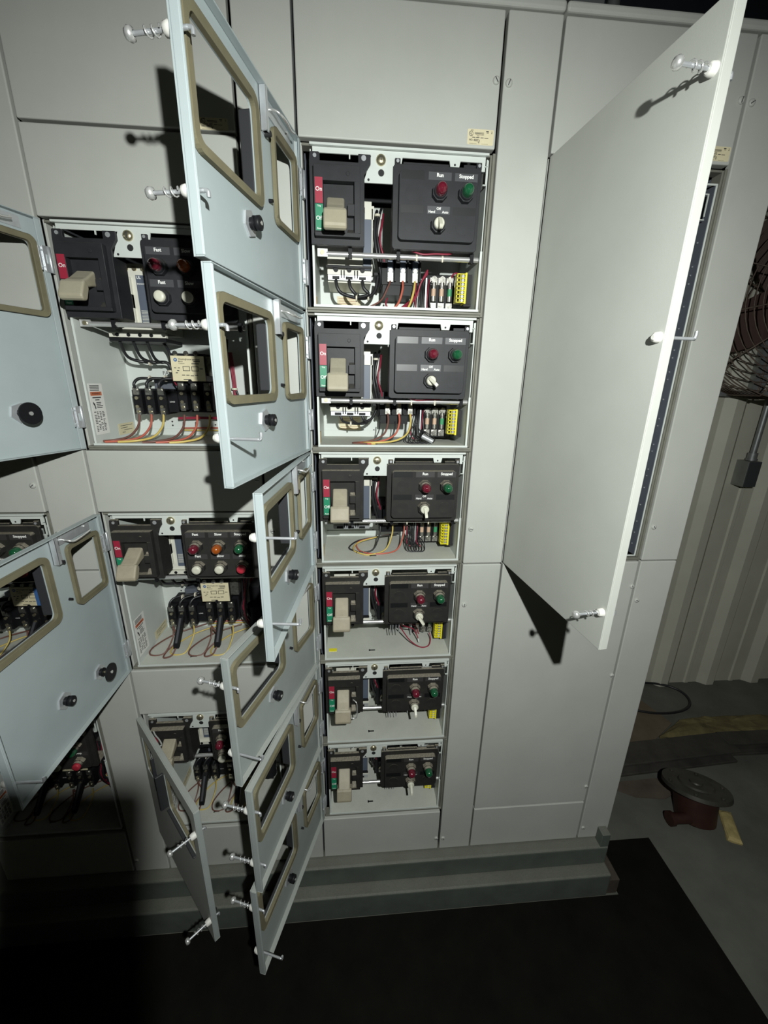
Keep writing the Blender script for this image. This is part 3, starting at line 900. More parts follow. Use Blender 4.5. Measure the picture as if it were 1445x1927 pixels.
def fuse_mesh():
    m = MB()
    m.box(11.2, 14.0, 4.3, 7.6, -11.1, -7.9, 0)
    m.box(11.1, 11.22, 3.6, 5.0, -11.0, -8.3, 4)
    for k in range(3):
        cx = 11.95 + 0.78 * k
        m.box(cx - 0.34, cx + 0.34, 4.05, 4.3, -8.75, -8.15, 1)
        m.cyl((cx, 4.0, -8.32), (cx, 3.8, -8.32), 0.28, n=8, m=1)
        m.box(cx - 0.30, cx + 0.30, 4.05, 4.3, -10.95, -10.3, 1)
        m.cyl((cx, 4.05, -10.6), (cx, 3.82, -10.6), 0.27, n=8, m=1)
    return m.mesh('fuse_block', [PHEN, TERM, FUSE, FUSEG, ZINC])
def one_fuse(body):
    m = MB()
    m.cyl((0, 4.0, -8.6), (0, 4.0, -9.12), 0.25, n=12, m=0)
    m.cyl((0, 4.0, -9.12), (0, 4.0, -9.75), 0.215, n=12, m=1)
    m.cyl((0, 4.0, -9.75), (0, 4.0, -10.2), 0.25, n=12, m=0)
    return m.mesh('fuse', [TERM, body])

def yellow_mesh(y, zt, nn, pitch, xa=13.72):
    m = MB()
    zb = zt - pitch * nn
    m.box(14.62, 15.1, y + 0.1, y + 0.9, zb - 0.1, zt, 1)
    m.box(14.45, 14.62, y - 0.05, y + 1.0, zb - 0.12, zt + 0.1, 0)
    for k in range(nn + 1):
        m.box(xa, 14.5, y, y + 0.85, zt - pitch * k - 0.035, zt - pitch * k + 0.035, 0)
    m.box(xa, xa + 0.08, y, y + 0.85, zb, zt, 0)
    m.box(xa + 0.08, 14.46, y + 0.40, y + 0.85, zb, zt, 1)
    m.box(max(14.02, xa), max(14.02, xa) + 0.06, y, y + 0.6, zb, zt, 0)
    for k in range(nn):
        zz = zt - pitch * (k + 0.5)
        m.cyl((14.28, y + 0.42, zz), (14.28, y + 0.05, zz), 0.135, n=9, m=2)
    m.box(14.5, 15.22, y + 0.2, y + 1.0, zb - 0.3, zb - 0.1, 1)
    return m.mesh('terminal_block', [YEL, DEEP, CHROME])

def paper_mesh(x0, x1, z0, z1, y=7.64):
    m = MB()
    m.box(x0, x1, y - 0.012, y, z0, z1, 0)
    k = 0
    z = z1 - 0.2
    rr = random.Random(3)
    while z > z0 + 0.12:
        m.box(x0 + 0.15, x1 - 0.15 - rr.random() * 0.5, y - 0.016, y - 0.01, z - 0.05, z, 1)
        z -= 0.22 if rr.random() > 0.25 else 0.42
        k += 1
    return m.mesh('label_paper', [CREAM, mat('faded_brown_print', (0.40, 0.20, 0.12), 0.6)])

def warn_mesh(zt):
    """warning label on the left wall of a tall unit (faces +x), lettering runs along y"""
    m = MB()
    x = 1.035
    m.box(x, x + 0.01, 0.65, 2.75, zt - 4.45, zt + 0.05, 0)
    xx = x + 0.012
    rr = random.Random(5)
    for k in range(4):
        m.box(xx - 0.006, xx, 0.85, 2.4 - rr.random() * 0.2, zt - 0.18 - 0.13 * k, zt - 0.11 - 0.13 * k, 2)
    m.box(xx - 0.006, xx, 0.8, 2.5, zt - 1.0, zt - 0.66, 1)
    m.text('WARNING', 1.65, zt - 0.83, xx + 0.003, 0.25, 2, 0.015, plane='yz')
    m.box(xx - 0.006, xx, 1.0, 2.3, zt - 1.22, zt - 1.12, 2); m.box(xx - 0.006, xx, 1.35, 2.0, zt - 1.42, zt - 1.33, 2)
    m.add([(xx, 0.95, zt - 1.5), (xx, 1.2, zt - 1.7), (xx, 1.3, zt - 2.1), (xx, 1.15, zt - 2.2), (xx, 1.1, zt - 1.9), (xx, 0.95, zt - 1.7)], [(0, 1, 2, 3, 4, 5)], 2)
    for k in range(4):
        m.box(xx - 0.006, xx, 1.45, 2.4 - rr.random() * 0.3, zt - 1.65 - 0.15 * k, zt - 1.58 - 0.15 * k, 2)
    for k in range(13):
        z = zt - 2.4 - 0.14 * k
        for c in range(4):
            a = 0.85 + 0.40 * c
            if rr.random() > 0.12:
                m.box(xx - 0.006, xx, a, a + 0.20 + rr.random() * 0.17, z - 0.07, z, 2)
    return m.mesh('warning_label', [PAPER, ORANGE, INK])

def side_label_mesh(z):
    m = MB()
    m.box(1.035, 1.045, 4.3, 7.3, z, z + 1.1, 0)
    for k, (a, b) in enumerate(((4.7, 7.0), (4.7, 6.0), (5.3, 6.9), (4.9, 5.5))):
        m.box(1.043, 1.048, a, b, z + 0.85 - 0.22 * k, z + 0.90 - 0.22 * k, 1)
    return m.mesh('label_paper', [CREAM, INK])

def overload_mesh():
    """two-pole-position contactor with a cream face plate over a three-pole overload relay (tall units)"""
    m = MB()
    m.box(7.1, 10.2, 3.9, 7.5, -11.9, -9.4, 0)
    m.box(7.12, 10.16, 3.8, 3.9, -11.9, -9.62, 3)
    y = 3.79
    m.cyl((7.55, y + 0.01, -9.98), (7.55, y - 0.005, -9.98), 0.17, n=16, m=4)
    m.text('W', 7.55, -9.98, y - 0.01, 0.2, 3, 0.02)
    m.text('Westinghouse', 8.42, -9.92, y, 0.21, 5, 0.012)
    m.text('Motor', 8.02, -10.12, y, 0.17, 5, 0.01)
    m.text('Control', 8.08, -10.30, y, 0.17, 5, 0.01)
    for a in (8.15, 8.95):
        m.plate(rrect(a, a + 0.65, -10.98, -10.55, 0), [rrect(a + 0.05, a + 0.60, -10.93, -10.60, 0)], y - 0.005, y + 0.005, 5)
    for a, b, zz in ((7.35, 7.55, -10.7), (7.7, 7.9, -10.7), (7.6, 7.8, -10.95), (7.45, 7.65, -11.15), (8.0, 8.3, -11.35), (8.4, 8.7, -11.35), (8.8, 9.1, -11.4), (9.2, 9.5, -11.35), (9.1, 9.8, -9.95), (9.2, 9.8, -10.1), (9.0, 9.7, -10.3), (9.7, 10.0, -10.75), (8.1, 8.8, -11.75)):
        m.box(a, b, y - 0.004, y + 0.003, zz - 0.04, zz + 0.03, 5)
    m.cyl((8.7, 3.9, -11.95), (8.7, 3.7, -11.95), 0.2, n=10, m=0)
    m.box(10.2, 11.1, 4.3, 7.4, -11.4, -9.6, 1)
    for cx in (7.6, 8.6, 9.5):
        m.cyl((cx, 3.9, -9.45), (cx, 3.7, -9.35), 0.22, n=8, m=1)
    poles(m, 7.75, 1.22, 3.9, -12.6)
    m.box(7.1, 10.8, 5.0, 7.6, -14.9, -12.0, 0)
    return m.mesh('overload_relay', [PHEN, TERM, BRASS, CREAM, BLUE, INK])

def lcontactor_mesh():
    m = MB()
    m.box(2.9, 6.4, 5.4, 7.6, -15.0, -12.7, 0)
    m.box(4.2, 7.1, 6.4, 7.62, -12.8, -11.6, 3)
    poles(m, 3.35, 1.15, 4.2, -13.1)
    m.box(5.9, 7.0, 4.6, 7.6, -14.9, -12.9, 0)
    m.text('LOAD', 6.45, -13.9, 4.59, 0.18, 4, 0.01)
    return m.mesh('contactor', [PHEN, TERM, BRASS, SLATE, TXT])

def arm_mesh():
    m = MB()
    m.prism_x([(3.95, -13.6), (3.6, -13.9), (1.7, -15.9), (1.55, -16.4), (1.9, -16.35), (3.9, -14.5)], -0.30, 0.30, 0)
    m.prism_x([(3.62, -13.86), (1.74, -15.84), (1.70, -15.88), (3.55, -13.82)], -0.12, 0.12, 1)
    return m.mesh('arc_lever', [PHEN, PLATE], 0.04, 1)

def hand_note(s, x, z, rot=0.0):
    return MB().text(s, x, z, 7.635, 0.55, 0, 0.0, rot=rot).mesh('marker_note', INK)

GRP_C = 'starter units in the middle cabinet'
GRP_L = 'tall starter units in the left cabinets'
def unit(X0, z0, H, label, group, dusty, panel, rot=0.0, tall=False, extra=None, pap=True):
    t = Thing('motor_starter_unit', (X0, 0, z0), (8, 4, -H + 0.4), label, 'motor starter', group)
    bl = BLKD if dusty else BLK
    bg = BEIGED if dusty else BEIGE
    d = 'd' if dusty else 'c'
    t.part('tray', cached('tray%d' % H, lambda: tray_mesh(H, (1,), -1.2 if H > 12 else -1.5)))
    t.part('top_plate', cached('topp', topplate_mesh))
    t.part('mounting_bolt', cached('mbolt', bolt_top_mesh))
    t.part('handle_housing', cached('hh' + d, lambda: hh_mesh(bl)))
    t.part('switch_label', cached('swl', lab_mesh), label='red On and green Off label')
    t.part('operating_handle', cached('hand%s%d' % (d, tall), lambda: handle_mesh(bg, R_(8) if tall else 0.0)))
    p = t.part('device_panel', cached('pan' + d, lambda: panel_mesh(bl)))
    for r in range(2):
        for c in range(3):
            tx, dev = panel.get((r, c), ('', None))
            nm = cached('np%s%s' % (tx, d), lambda: np_mesh(tx, dusty))
            ob('nameplate', nm, p, (COLX[c], -0.63, NPZ[r]), label=('nameplate reading %s' % ('Hand Off Auto' if tx == 'HOA' else tx)) if tx else None)
            loc = (COLX[c], -0.63, ROWZ[r])
            if dev in ('r', 'g', 'a'):
                ob('indicator_lamp', cached('lamp' + dev + d, lambda: lamp_mesh({'r': LENSR, 'g': LENSG, 'a': LENSA}[dev], bl)), p, loc, label={'r': 'red', 'g': 'green', 'a': 'amber'}[dev] + ' lamp')
            elif dev == 'sel':
                ob('selector_switch', cached('sel' + d, lambda: switch_mesh(bl)), p, loc, (0, rot, 0), label='ivory knob')
            elif dev in ('bw', 'br'):
                ob('push_button', cached('pb' + dev + d, lambda: push_mesh(IVORY if dev == 'bw' else BTNR, bl)), p, loc, label={'bw': 'ivory cap', 'br': 'red cap'}[dev])
            else:
                ob('blanking_plug', cached('knock' + d, lambda: knock_mesh(bl)), p, loc)
    t.part('support_rod', cached('rod', rod_mesh))
    if tall:
        t.part('circuit_breaker', cached('lbrk', lbreaker_mesh))
        t.part('contactor', cached('lcon', lcontactor_mesh))
        t.part('overload_relay', cached('ovl', overload_mesh), label='cream face plate with a blue round emblem')
        t.part('warning_label', cached('warn', lambda: warn_mesh(-12.3)), label='white label with an orange warning band')
        t.part('label_paper', cached('sidel', lambda: side_label_mesh(-17.2)), label='cream label low on the side wall')
    else:
        t.part('circuit_breaker', cached('brk', lambda: breaker_mesh(False)))
        t.part('contactor', cached('con', contactor_mesh))
        fb = t.part('fuse_block', cached('fus', fuse_mesh))
        for k in range(3):
            ob('fuse', cached('fuse%d' % (k == 2), lambda: one_fuse(FUSEG if k == 2 else FUSE)), fb, (11.95 + 0.78 * k, 0, 0), label='green barrel' if k == 2 else None)
        t.part('terminal_block', cached('yel', lambda: yellow_mesh(2.1, -8.2, 7, 0.33)), label='yellow terminal block')
        if pap:
            t.part('label_paper', cached('pap', lambda: paper_mesh(2.7, 5.1, -11.3, -9.35)), label='cream printed label')
    if extra:
        extra(t)
    return t

def wire(t, m, r, pts, tint=None):
    nm = {WK: 'black', WR: 'red', WO: 'orange', WY: 'yellow', WN: 'brown', WW: 'white'}[m]
    return t.part('wire', MB().tube(pts, r, 6, 0, 5).mesh('wire', m), label=nm + ' wire')
def tie(t, c, ax='z', r=0.3):
    c = Vector(c)
    d = {'x': Vector((0.07, 0, 0)), 'y': Vector((0, 0.07, 0)), 'z': Vector((0, 0, 0.09))}[ax]
    t.part('cable_tie', MB().cyl(c - d, c + d, r, n=9).mesh('cable_tie', TIE))

def bundle(t, k):
    wire(t, WK, 0.14, [(6.5, 4.5, -2.9), (6.35, 3.8, -3.6), (6.25, 3.6, -5.0), (6.5, 3.6, -6.6), (6.9, 4.0, -8.2), (6.8, 4.6, -9.0)])
    wire(t, WK, 0.12, [(6.9, 4.5, -2.7), (6.7, 3.9, -3.4), (6.45, 3.7, -4.8), (6.75, 3.7, -6.4), (7.0, 4.2, -8.0)])
    wire(t, WR, 0.09, [(7.1, 4.8, -3.0), (6.95, 4.0, -4.0), (6.75, 3.8, -5.4), (7.15, 3.9, -6.8), (7.3, 4.4, -8.0)])
    wire(t, WW, 0.19, [(6.9, 5.2, -3.4), (6.75, 4.6, -4.2), (6.8, 4.5, -6.0), (7.0, 4.7, -8.0)])
    tie(t, (6.5, 3.75, -3.5), 'z', 0.26)
def redlead(t):
    wire(t, WR, 0.08, [(9.3, 0.7, -6.95), (10.2, 0.55, -7.22), (11.3, 0.55, -7.15), (12.4, 0.6, -7.12), (12.9, 0.9, -6.9)])
    t.part('cable_tie', cached('tie1', lambda: tie_mesh(9.75)))
    t.part('cable_tie', cached('tie2', lambda: tie_mesh(12.0)))
def ctrl_black(t, n=6, z=-10.8, ends=-11.3):
    rr = random.Random(11)
    for k in range(n):
        x = 10.4 + 0.28 * k
        wire(t, WK if k % 4 else WR, 0.06, [(x, 4.2, -8.3), (x - 0.35 + rr.random() * 0.3, 3.6, -9.2), (x - 0.2, 3.3 + 0.3 * rr.random(), z), (x + 0.3, 3.4, ends)])

def ex0(t):
    bundle(t, 0); redlead(t); ctrl_black(t)
    # breaker load leads gathered into one loop
    for cx in (2.75, 3.95, 5.15):
        wire(t, WK, 0.15, [(cx, 3.0, -8.8), (cx + 0.1, 2.8, -9.5), (cx + 0.55, 2.9, -10.0), (4.6, 3.2, -10.25), (5.6, 3.5, -10.15), (6.35, 3.8, -9.5), (6.6, 4.0, -8.3)])
    tie(t, (4.6, 3.15, -10.25), 'x', 0.34); tie(t, (5.7, 3.5, -10.1), 'x', 0.34)
    wire(t, WN, 0.09, [(7.75, 3.4, -8.7), (7.5, 3.2, -9.3), (6.8, 3.0, -10.5), (5.2, 2.6, -11.3)])
    wire(t, WK, 0.09, [(7.6, 3.6, -8.9), (7.3, 3.4, -9.6), (6.6, 3.2, -10.7), (5.8, 2.8, -11.4)])
    wire(t, WO, 0.11, [(8.9, 3.4, -8.7), (8.85, 3.0, -9.5), (8.5, 2.8, -10.6), (7.8, 2.6, -11.4)])
    wire(t, WY, 0.11, [(10.05, 3.4, -8.7), (9.9, 3.0, -9.6), (9.6, 2.8, -10.6), (9.2, 2.6, -11.4)])
    for q in range(3):
        wire(t, WR, 0.09, [(11.2, 3.4, -7.7 - 0.15 * q), (10.6, 3.3, -8.8), (10.2, 3.5, -9.8 - 0.1 * q), (9.2, 4.2, -10.6 - 0.12 * q), (8.2, 4.8, -11.1), (7.5, 4.8, -10.5), (7.6, 4.6, -9.9)])
    wire(t, WR, 0.09, [(13.6, 4.0, -8.3), (13.7, 3.6, -7.9), (14.2, 3.6, -7.9), (14.2, 3.4, -8.6)])
    t.part('tape_scrap', MB().box(1.04, 1.08, 1.0, 1.9, -11.5, -10.6).mesh('tape_scrap', TAPE), label='brown tape')
def ex1(t):
    bundle(t, 1); redlead(t); ctrl_black(t)
    for cx in (2.95, 3.95, 5.15):
        wire(t, WK, 0.13, [(cx, 3.4, -8.4), (cx + 0.1, 3.2, -9.2), (cx + 0.5, 3.4, -9.6), (5.0, 3.8, -9.75), (6.2, 4.2, -9.2), (6.8, 4.6, -8.0)])
    tie(t, (4.0, 3.6, -9.75), 'x', 0.26)
    for k, (m, cx) in enumerate(((WN, 7.75), (WO, 8.9), (WY, 10.05))):
        wire(t, m, 0.10, [(cx, 3.4, -8.7), (cx, 2.9, -9.6), (cx - 0.5, 2.4, -10.7), (cx - 2.0, 1.9, -11.3), (4.2 + 0.5 * k, 1.6, -11.42), (5.6 + 0.4 * k, 1.2, -11.44)])
    wire(t, WK, 0.06, [(7.0, 4, -9.5), (6.9, 3.6, -10.4), (6.5, 3.4, -11.2)]); wire(t, WK, 0.06, [(8.6, 4, -9.5), (8.5, 3.6, -10.4), (8.0, 3.4, -11.3)])
    for k in range(4):
        a = 9.8 + 0.45 * k
        wire(t, WK, 0.055, [(10.6, 3.0, -9.6), (a, 2.6, -10.6), (a - 0.3, 2.0, -11.3), (a + 0.8, 1.6, -11.4), (a + 1.3, 2.2, -11.0), (11.2, 3.0, -10.2)])
    t.part('capacitor', MB().cyl((11.15, 2.0, -10.75), (12.2, 1.6, -11.25), 0.26, n=12).mesh('capacitor', ZINC), label='small silver can among the wires')
    t.part('tape_scrap', MB().box(1.04, 1.08, 1.0, 1.9, -11.4, -10.3).mesh('tape_scrap', TAPE), label='brown tape')
def ex2(t):
    bundle(t, 2); redlead(t); ctrl_black(t, 5)
    for k, (m, cx, y) in enumerate(((WK, 7.2, 2.2), (WY, 8.6, 1.6), (WO, 9.9, 1.8))):
        wire(t, m, 0.085, [(cx, 4.0, -8.6), (cx - 0.1, 3.4, -9.8), (cx - 0.9, 2.4, -11.2), (cx - 2.6, y, -11.42), (4.6 + 0.5 * k, y + 0.2, -11.4), (3.7 + 0.5 * k, y + 1.3, -11.38), (4.8, y + 3.0, -11.2), (7.2, 5.6, -10.9), (9.5, 6.0, -10.7)])
    for k in range(4):
        a = 10.0 + 0.3 * k
        wire(t, WK, 0.06, [(10.3, 4.0, -9.3), (a, 3.0, -10.6), (a + 0.1, 2.4, -11.35), (a + 1.1, 2.4, -11.4), (a + 1.2, 3.4, -10.8), (11.4, 4.2, -10.2)])
    t.part('tape_scrap', MB().box(1.04, 1.08, 1.0, 1.9, -11.3, -10.2).mesh('tape_scrap', TAPE), label='brown tape')
def prong(t):
    m = MB()
    m.box(8.7, 9.3, 1.2, 1.9, -8.2, -7.4, 0)
    for q in (8.35, 8.6, 8.95, 9.3):
        m.box(q, q + 0.08, 1.1, 1.6, -9.0, -8.0, 1)
    return t.part('plug_connector', m.mesh('plug_connector', [PHEN, ZINC]))
def ex3(t):
    bundle(t, 3); redlead(t); prong(t)
    wire(t, WR, 0.07, [(9.2, 1.6, -8.0), (9.8, 2.0, -9.2), (10.8, 1.8, -10.6), (12.0, 1.6, -11.38), (13.0, 1.8, -11.38), (13.4, 2.6, -11.0), (13.3, 3.0, -10.4)])
    wire(t, WR, 0.07, [(9.4, 1.6, -8.0), (10.2, 2.2, -8.9), (11.3, 2.6, -9.6), (11.8, 2.2, -10.6)])
    wire(t, WR, 0.07, [(9.5, 1.6, -7.9), (10.5, 2.4, -8.6), (11.5, 2.8, -9.3), (11.9, 2.5, -10.2)])
    wire(t, WW, 0.09, [(11.8, 2.2, -10.6), (11.9, 2.1, -11.0)])
    t.part('tape_scrap', MB().box(1.3, 2.2, 1.5, 2.0, -11.52, -11.45).mesh('tape_scrap', YEL), label='yellow tag')
def ex4(t):
    bundle(t, 4); prong(t)
    for q in (11.3, 12.6, 13.0):
        t.part('lug', MB().box(q, q + 0.2, 1.2, 1.6, -8.4, -7.2).mesh('lug', PHEN))
    m = MB(); m.box(2.0, 3.3, 1.2, 1.3, -1.2, -0.72, 0); m.box(2.02, 3.28, 1.18, 1.2, -0.98, -0.74, 1)
    m.text('DANGER', 2.65, -0.86, 1.17, 0.17, 0, 0.015)
    t.part('warning_label', m.mesh('warning_label', [PAPER, RED]), label='red and white label behind the top slot')
    t.part('padlock_rod', MB().tube([(4.05, -0.5, -4.7), (4.45, -0.85, -4.9), (4.5, -0.95, -6.0), (4.45, -0.95, -6.8), (4.2, -0.9, -7.0), (3.8, -0.9, -6.95)], 0.07, 6).mesh('padlock_rod', CHROME))
def ex5(t):
    bundle(t, 5); prong(t)
    t.part('lug', MB().box(11.0, 11.2, 1.2, 1.6, -8.9, -7.2).mesh('lug', PHEN))
    m = MB(); m.box(2.1, 3.6, 1.2, 1.3, -1.2, -0.75, 0); m.box(2.4, 3.2, 1.18, 1.2, -1.0, -0.85, 1)
    t.part('label_paper', m.mesh('label_paper', [PAPER, ZINC]), label='white label behind the top slot')

RUN = {(0, 1): ('Run', 'r'), (0, 2): ('Stopped', 'g'), (1, 1): ('HOA', 'sel')}
unit(0, 0, 12, 'topmost starter unit of the middle cabinet, black wire loops hanging under its breaker', GRP_C, 0, RUN, 0.0, extra=ex0)
unit(0, -12, 12, 'second starter unit from the top in the middle cabinet, silver can among its wires', GRP_C, 0, RUN, -0.75, extra=ex1)
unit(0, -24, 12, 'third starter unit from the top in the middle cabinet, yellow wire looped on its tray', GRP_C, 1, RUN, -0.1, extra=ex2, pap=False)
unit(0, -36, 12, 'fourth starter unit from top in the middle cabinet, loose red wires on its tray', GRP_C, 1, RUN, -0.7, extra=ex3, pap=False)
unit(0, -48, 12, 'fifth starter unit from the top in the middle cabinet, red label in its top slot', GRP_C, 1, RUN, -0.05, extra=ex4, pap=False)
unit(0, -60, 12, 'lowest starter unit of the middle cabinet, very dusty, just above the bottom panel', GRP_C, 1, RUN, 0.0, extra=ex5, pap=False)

def exl(t, arms=False, loops=False):
    # breaker leads to the left contactor
    for k, cx in enumerate((3.35, 4.5, 5.65)):
        wire(t, WK, 0.14, [(2.9 + 1.2 * k, 3.6, -8.5), (3.0 + 1.2 * k, 4.4, -9.8), (4.2 + 0.7 * k, 5.2, -10.2), (6.1, 5.4, -10.2), (6.5, 5.4, -11.0)])
        wire(t, WK, 0.14, [(cx, 4.1, -12.7), (cx, 4.0, -12.2), (cx + 0.35, 4.4, -11.75), (cx + 1.2, 5.0, -11.7), (6.3, 5.4, -11.6), (6.55, 5.4, -10.8), (6.5, 5.2, -9.2), (6.3, 4.6, -8.4)])
    tie(t, (4.6, 5.2, -10.25), 'x', 0.3); tie(t, (6.5, 5.4, -11.0), 'z', 0.42); tie(t, (4.6, 4.7, -11.75), 'x', 0.3); tie(t, (5.9, 5.1, -11.7), 'x', 0.32)
    for k in range(2):
        wire(t, WR, 0.09, [(6.0, 6.6, -15.6 - 0.12 * k), (8.0, 6.8, -15.55 - 0.12 * k), (10.4, 6.6, -15.5 - 0.12 * k), (11.2, 6.2, -15.0)])
    wire(t, WO, 0.09, [(6.2, 7.3, -16.75), (9.0, 7.3, -16.7), (12.5, 7.3, -16.7)]); wire(t, WY, 0.09, [(6.2, 7.2, -16.95), (9.0, 7.2, -16.95), (12.5, 7.2, -16.9)])
    for k in range(3):
        wire(t, WR, 0.10, [(11.7 + 0.12 * k, 7.0, -9.0), (11.8 + 0.12 * k, 7.2, -12.0), (11.8 + 0.12 * k, 7.2, -15.4), (11.4, 7.0, -16.4)])
    tie(t, (11.9, 7.2, -12.6), 'z', 0.32); tie(t, (11.9, 7.2, -15.0), 'z', 0.32)
    wire(t, WK, 0.13, [(12.1, 7.1, -12.8), (12.5, 7.2, -14.2), (12.9, 7.2, -16.2)])
    wire(t, WR, 0.08, [(7.2, 4.6, -11.2), (6.9, 4.4, -11.6), (7.0, 4.6, -12.2), (7.3, 5.0, -12.8)])
    for s, x0 in enumerate((3.35, 7.75)):
        pitch = 1.15 if s == 0 else 1.22
        y0 = 4.1 if s == 0 else 3.8
        dx = 2.4 if s == 0 else 2.2
        for k, m in enumerate((WN, WO, WY)):
            cx = x0 + pitch * k
            if loops:
                if k == 1 and arms: continue
                wire(t, m, 0.085, [(cx, y0, -15.1), (cx, y0 - 0.5, -16.3), (cx - 0.5, y0 - 2.0, -17.42), (cx - 1.9, y0 - 2.2, -17.42), (cx - 2.2, y0 - 0.8, -17.40), (cx - 0.6, y0 + 1.6, -17.3), (cx + 2.6, y0 + 3.0, -16.9)])
            else:
                wire(t, m, 0.11, [(cx, y0, -15.1), (cx - 0.05, y0 - 0.5, -16.2), (cx - 0.6, y0 - 1.4, -17.1), (cx - 1.7, y0 - 2.4, -17.36), (cx - dx - 0.8, y0 - 2.9, -17.42)])
        if arms:
            t.part('arc_lever', cached('arm', arm_mesh), (x0 + pitch, 0, 0))
            wire(t, WN, 0.09, [(x0 + pitch - 0.1, 2.0, -16.3), (x0 + pitch - 0.5, 1.4, -17.2), (x0 + pitch - 1.4, 1.3, -17.42), (x0 + pitch - 1.5, 2.4, -17.4), (x0 + pitch - 0.6, 3.6, -16.6), (x0, 3.9, -15.2)])
    for k in range(9):
        rr = random.Random(k)
        wire(t, WK if k % 3 else WR, 0.09, [(11.4 + rr.random(), 4.5, -8.0), (11.5 + rr.random() * 0.6, 4.2, -10.5), (11.2 + rr.random() * 0.8, 4.0, -13.0), (11.5 + rr.random(), 4.5, -15.2), (12.2 + rr.random(), 5.0, -16.6)])
    t.part('terminal_block', cached('yel2', lambda: yellow_mesh(5.2, -10.6, 9, 0.33, 14.1)), label='yellow terminal block')
def ex_ul(t):
    exl(t)
    t.part('marker_note', hand_note('FAST', 5.2, -11.15), label='handwritten FAST')
    t.part('marker_note', hand_note('SLOW', 11.3, -16.0), label='handwritten SLOW')
def ex_ml(t):
    exl(t, arms=True, loops=True)
    t.part('relay', MB().cyl((12.6, 5.0, -13.0), (12.6, 5.0, -15.6), 0.9, n=16).box(12.0, 13.2, 5.2, 7.6, -13.2, -10.9).mesh('relay', PHEN, 0.05, 1))
    t.part('marker_note', hand_note('FAST', 5.3, -10.0, 0.0), label='handwritten FAST')
FS = {(0, 0): ('Fast', 'r'), (0, 1): ('Slow', 'a'), (0, 2): ('Stopped', 'g'), (1, 0): ('Fast', 'bw'), (1, 1): ('Slow', 'bw'), (1, 2): ('Stop', 'br')}
unit(-W, -6, 18, 'upper tall starter unit left of the middle cabinet, lever pulled towards the left', GRP_L, 0, FS, tall=True, extra=ex_ul)
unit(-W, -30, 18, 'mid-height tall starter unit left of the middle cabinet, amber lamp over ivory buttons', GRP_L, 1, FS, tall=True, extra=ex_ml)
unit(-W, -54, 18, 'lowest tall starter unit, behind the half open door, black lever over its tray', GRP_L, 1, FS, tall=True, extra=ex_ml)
def ex_fl(t):
    ex_ml(t)
    t.part('relay_band', MB().box(9.62, 9.98, 3.70, 3.80, -11.85, -9.68).mesh('relay_band', BLUE), label='blue band on the relay face')
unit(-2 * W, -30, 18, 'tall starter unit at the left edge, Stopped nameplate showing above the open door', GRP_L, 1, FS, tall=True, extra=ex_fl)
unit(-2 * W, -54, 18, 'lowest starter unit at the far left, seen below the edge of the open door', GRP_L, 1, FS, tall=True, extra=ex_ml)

# large unit behind the plain door on the right
t = Thing('feeder_unit', (W, 0, 0), (8, 6, -35.6), 'large feeder unit behind the big plain door of the rightmost cabinet', 'motor starter')
m = MB()
m.box(1.0, 14.6, 7.6, 7.7, -35.3, -1.0, 0)
m.box(0.95, 1.05, 0.5, 7.7, -35.3, -1.0, 0)
m.box(0.95, 14.6, 0.5, 7.7, -35.5, -35.4, 0)
t.part('tray', m.mesh('tray', [SLATE]))
m = MB().box(15.14, 15.22, 0.50, 7.7, -35.4, -1.1)
sw = t.part('side_wall', m.mesh('side_wall', SLATE), label='blue-grey side wall dotted with rivets')
m = MB()
zz = -2.0
while zz > -35:
    for yy in (1.1, 2.0):
        m.cyl((15.14, yy, zz), (15.08, yy, zz), 0.075, n=6)
    zz -= random.choice((0.7, 1.3, 1.9))
rv = ob('rivets', m.mesh('rivets', ZINC), sw)
rv['kind'] = 'stuff'
m = MB()
m.box(15.18, 15.32, 0.42, 0.50, -35.45, -1.15, 0); m.box(11.0, 15.32, 0.42, 0.50, -35.55, -35.42, 0); m.box(11.0, 15.32, 0.42, 0.50, -1.15, -1.0, 0)
t.part('edge_trim', m.mesh('edge_trim', WHITE, 0.02, 1))
m = MB()
m.box(13.9, 13.98, 0.5, 0.6, -3.6, -1.6, 0); m.box(14.7, 14.78, 0.5, 0.6, -3.4, -1.8, 0); m.box(13.9, 14.78, 0.5, 0.6, -3.68, -3.6, 0); m.box(13.9, 14.78, 0.5, 0.6, -1.8, -1.72, 0)
t.part('bracket', m.mesh('bracket', WHITE))
t.part('circuit_breaker', MB().box(3, 11, 3, 7.6, -16, -4).box(5.5, 8.5, 2.2, 3, -13, -7).box(6.6, 7.4, 1.0, 2.2, -11, -9.6).mesh('circuit_breaker', PHEN, 0.08, 1))

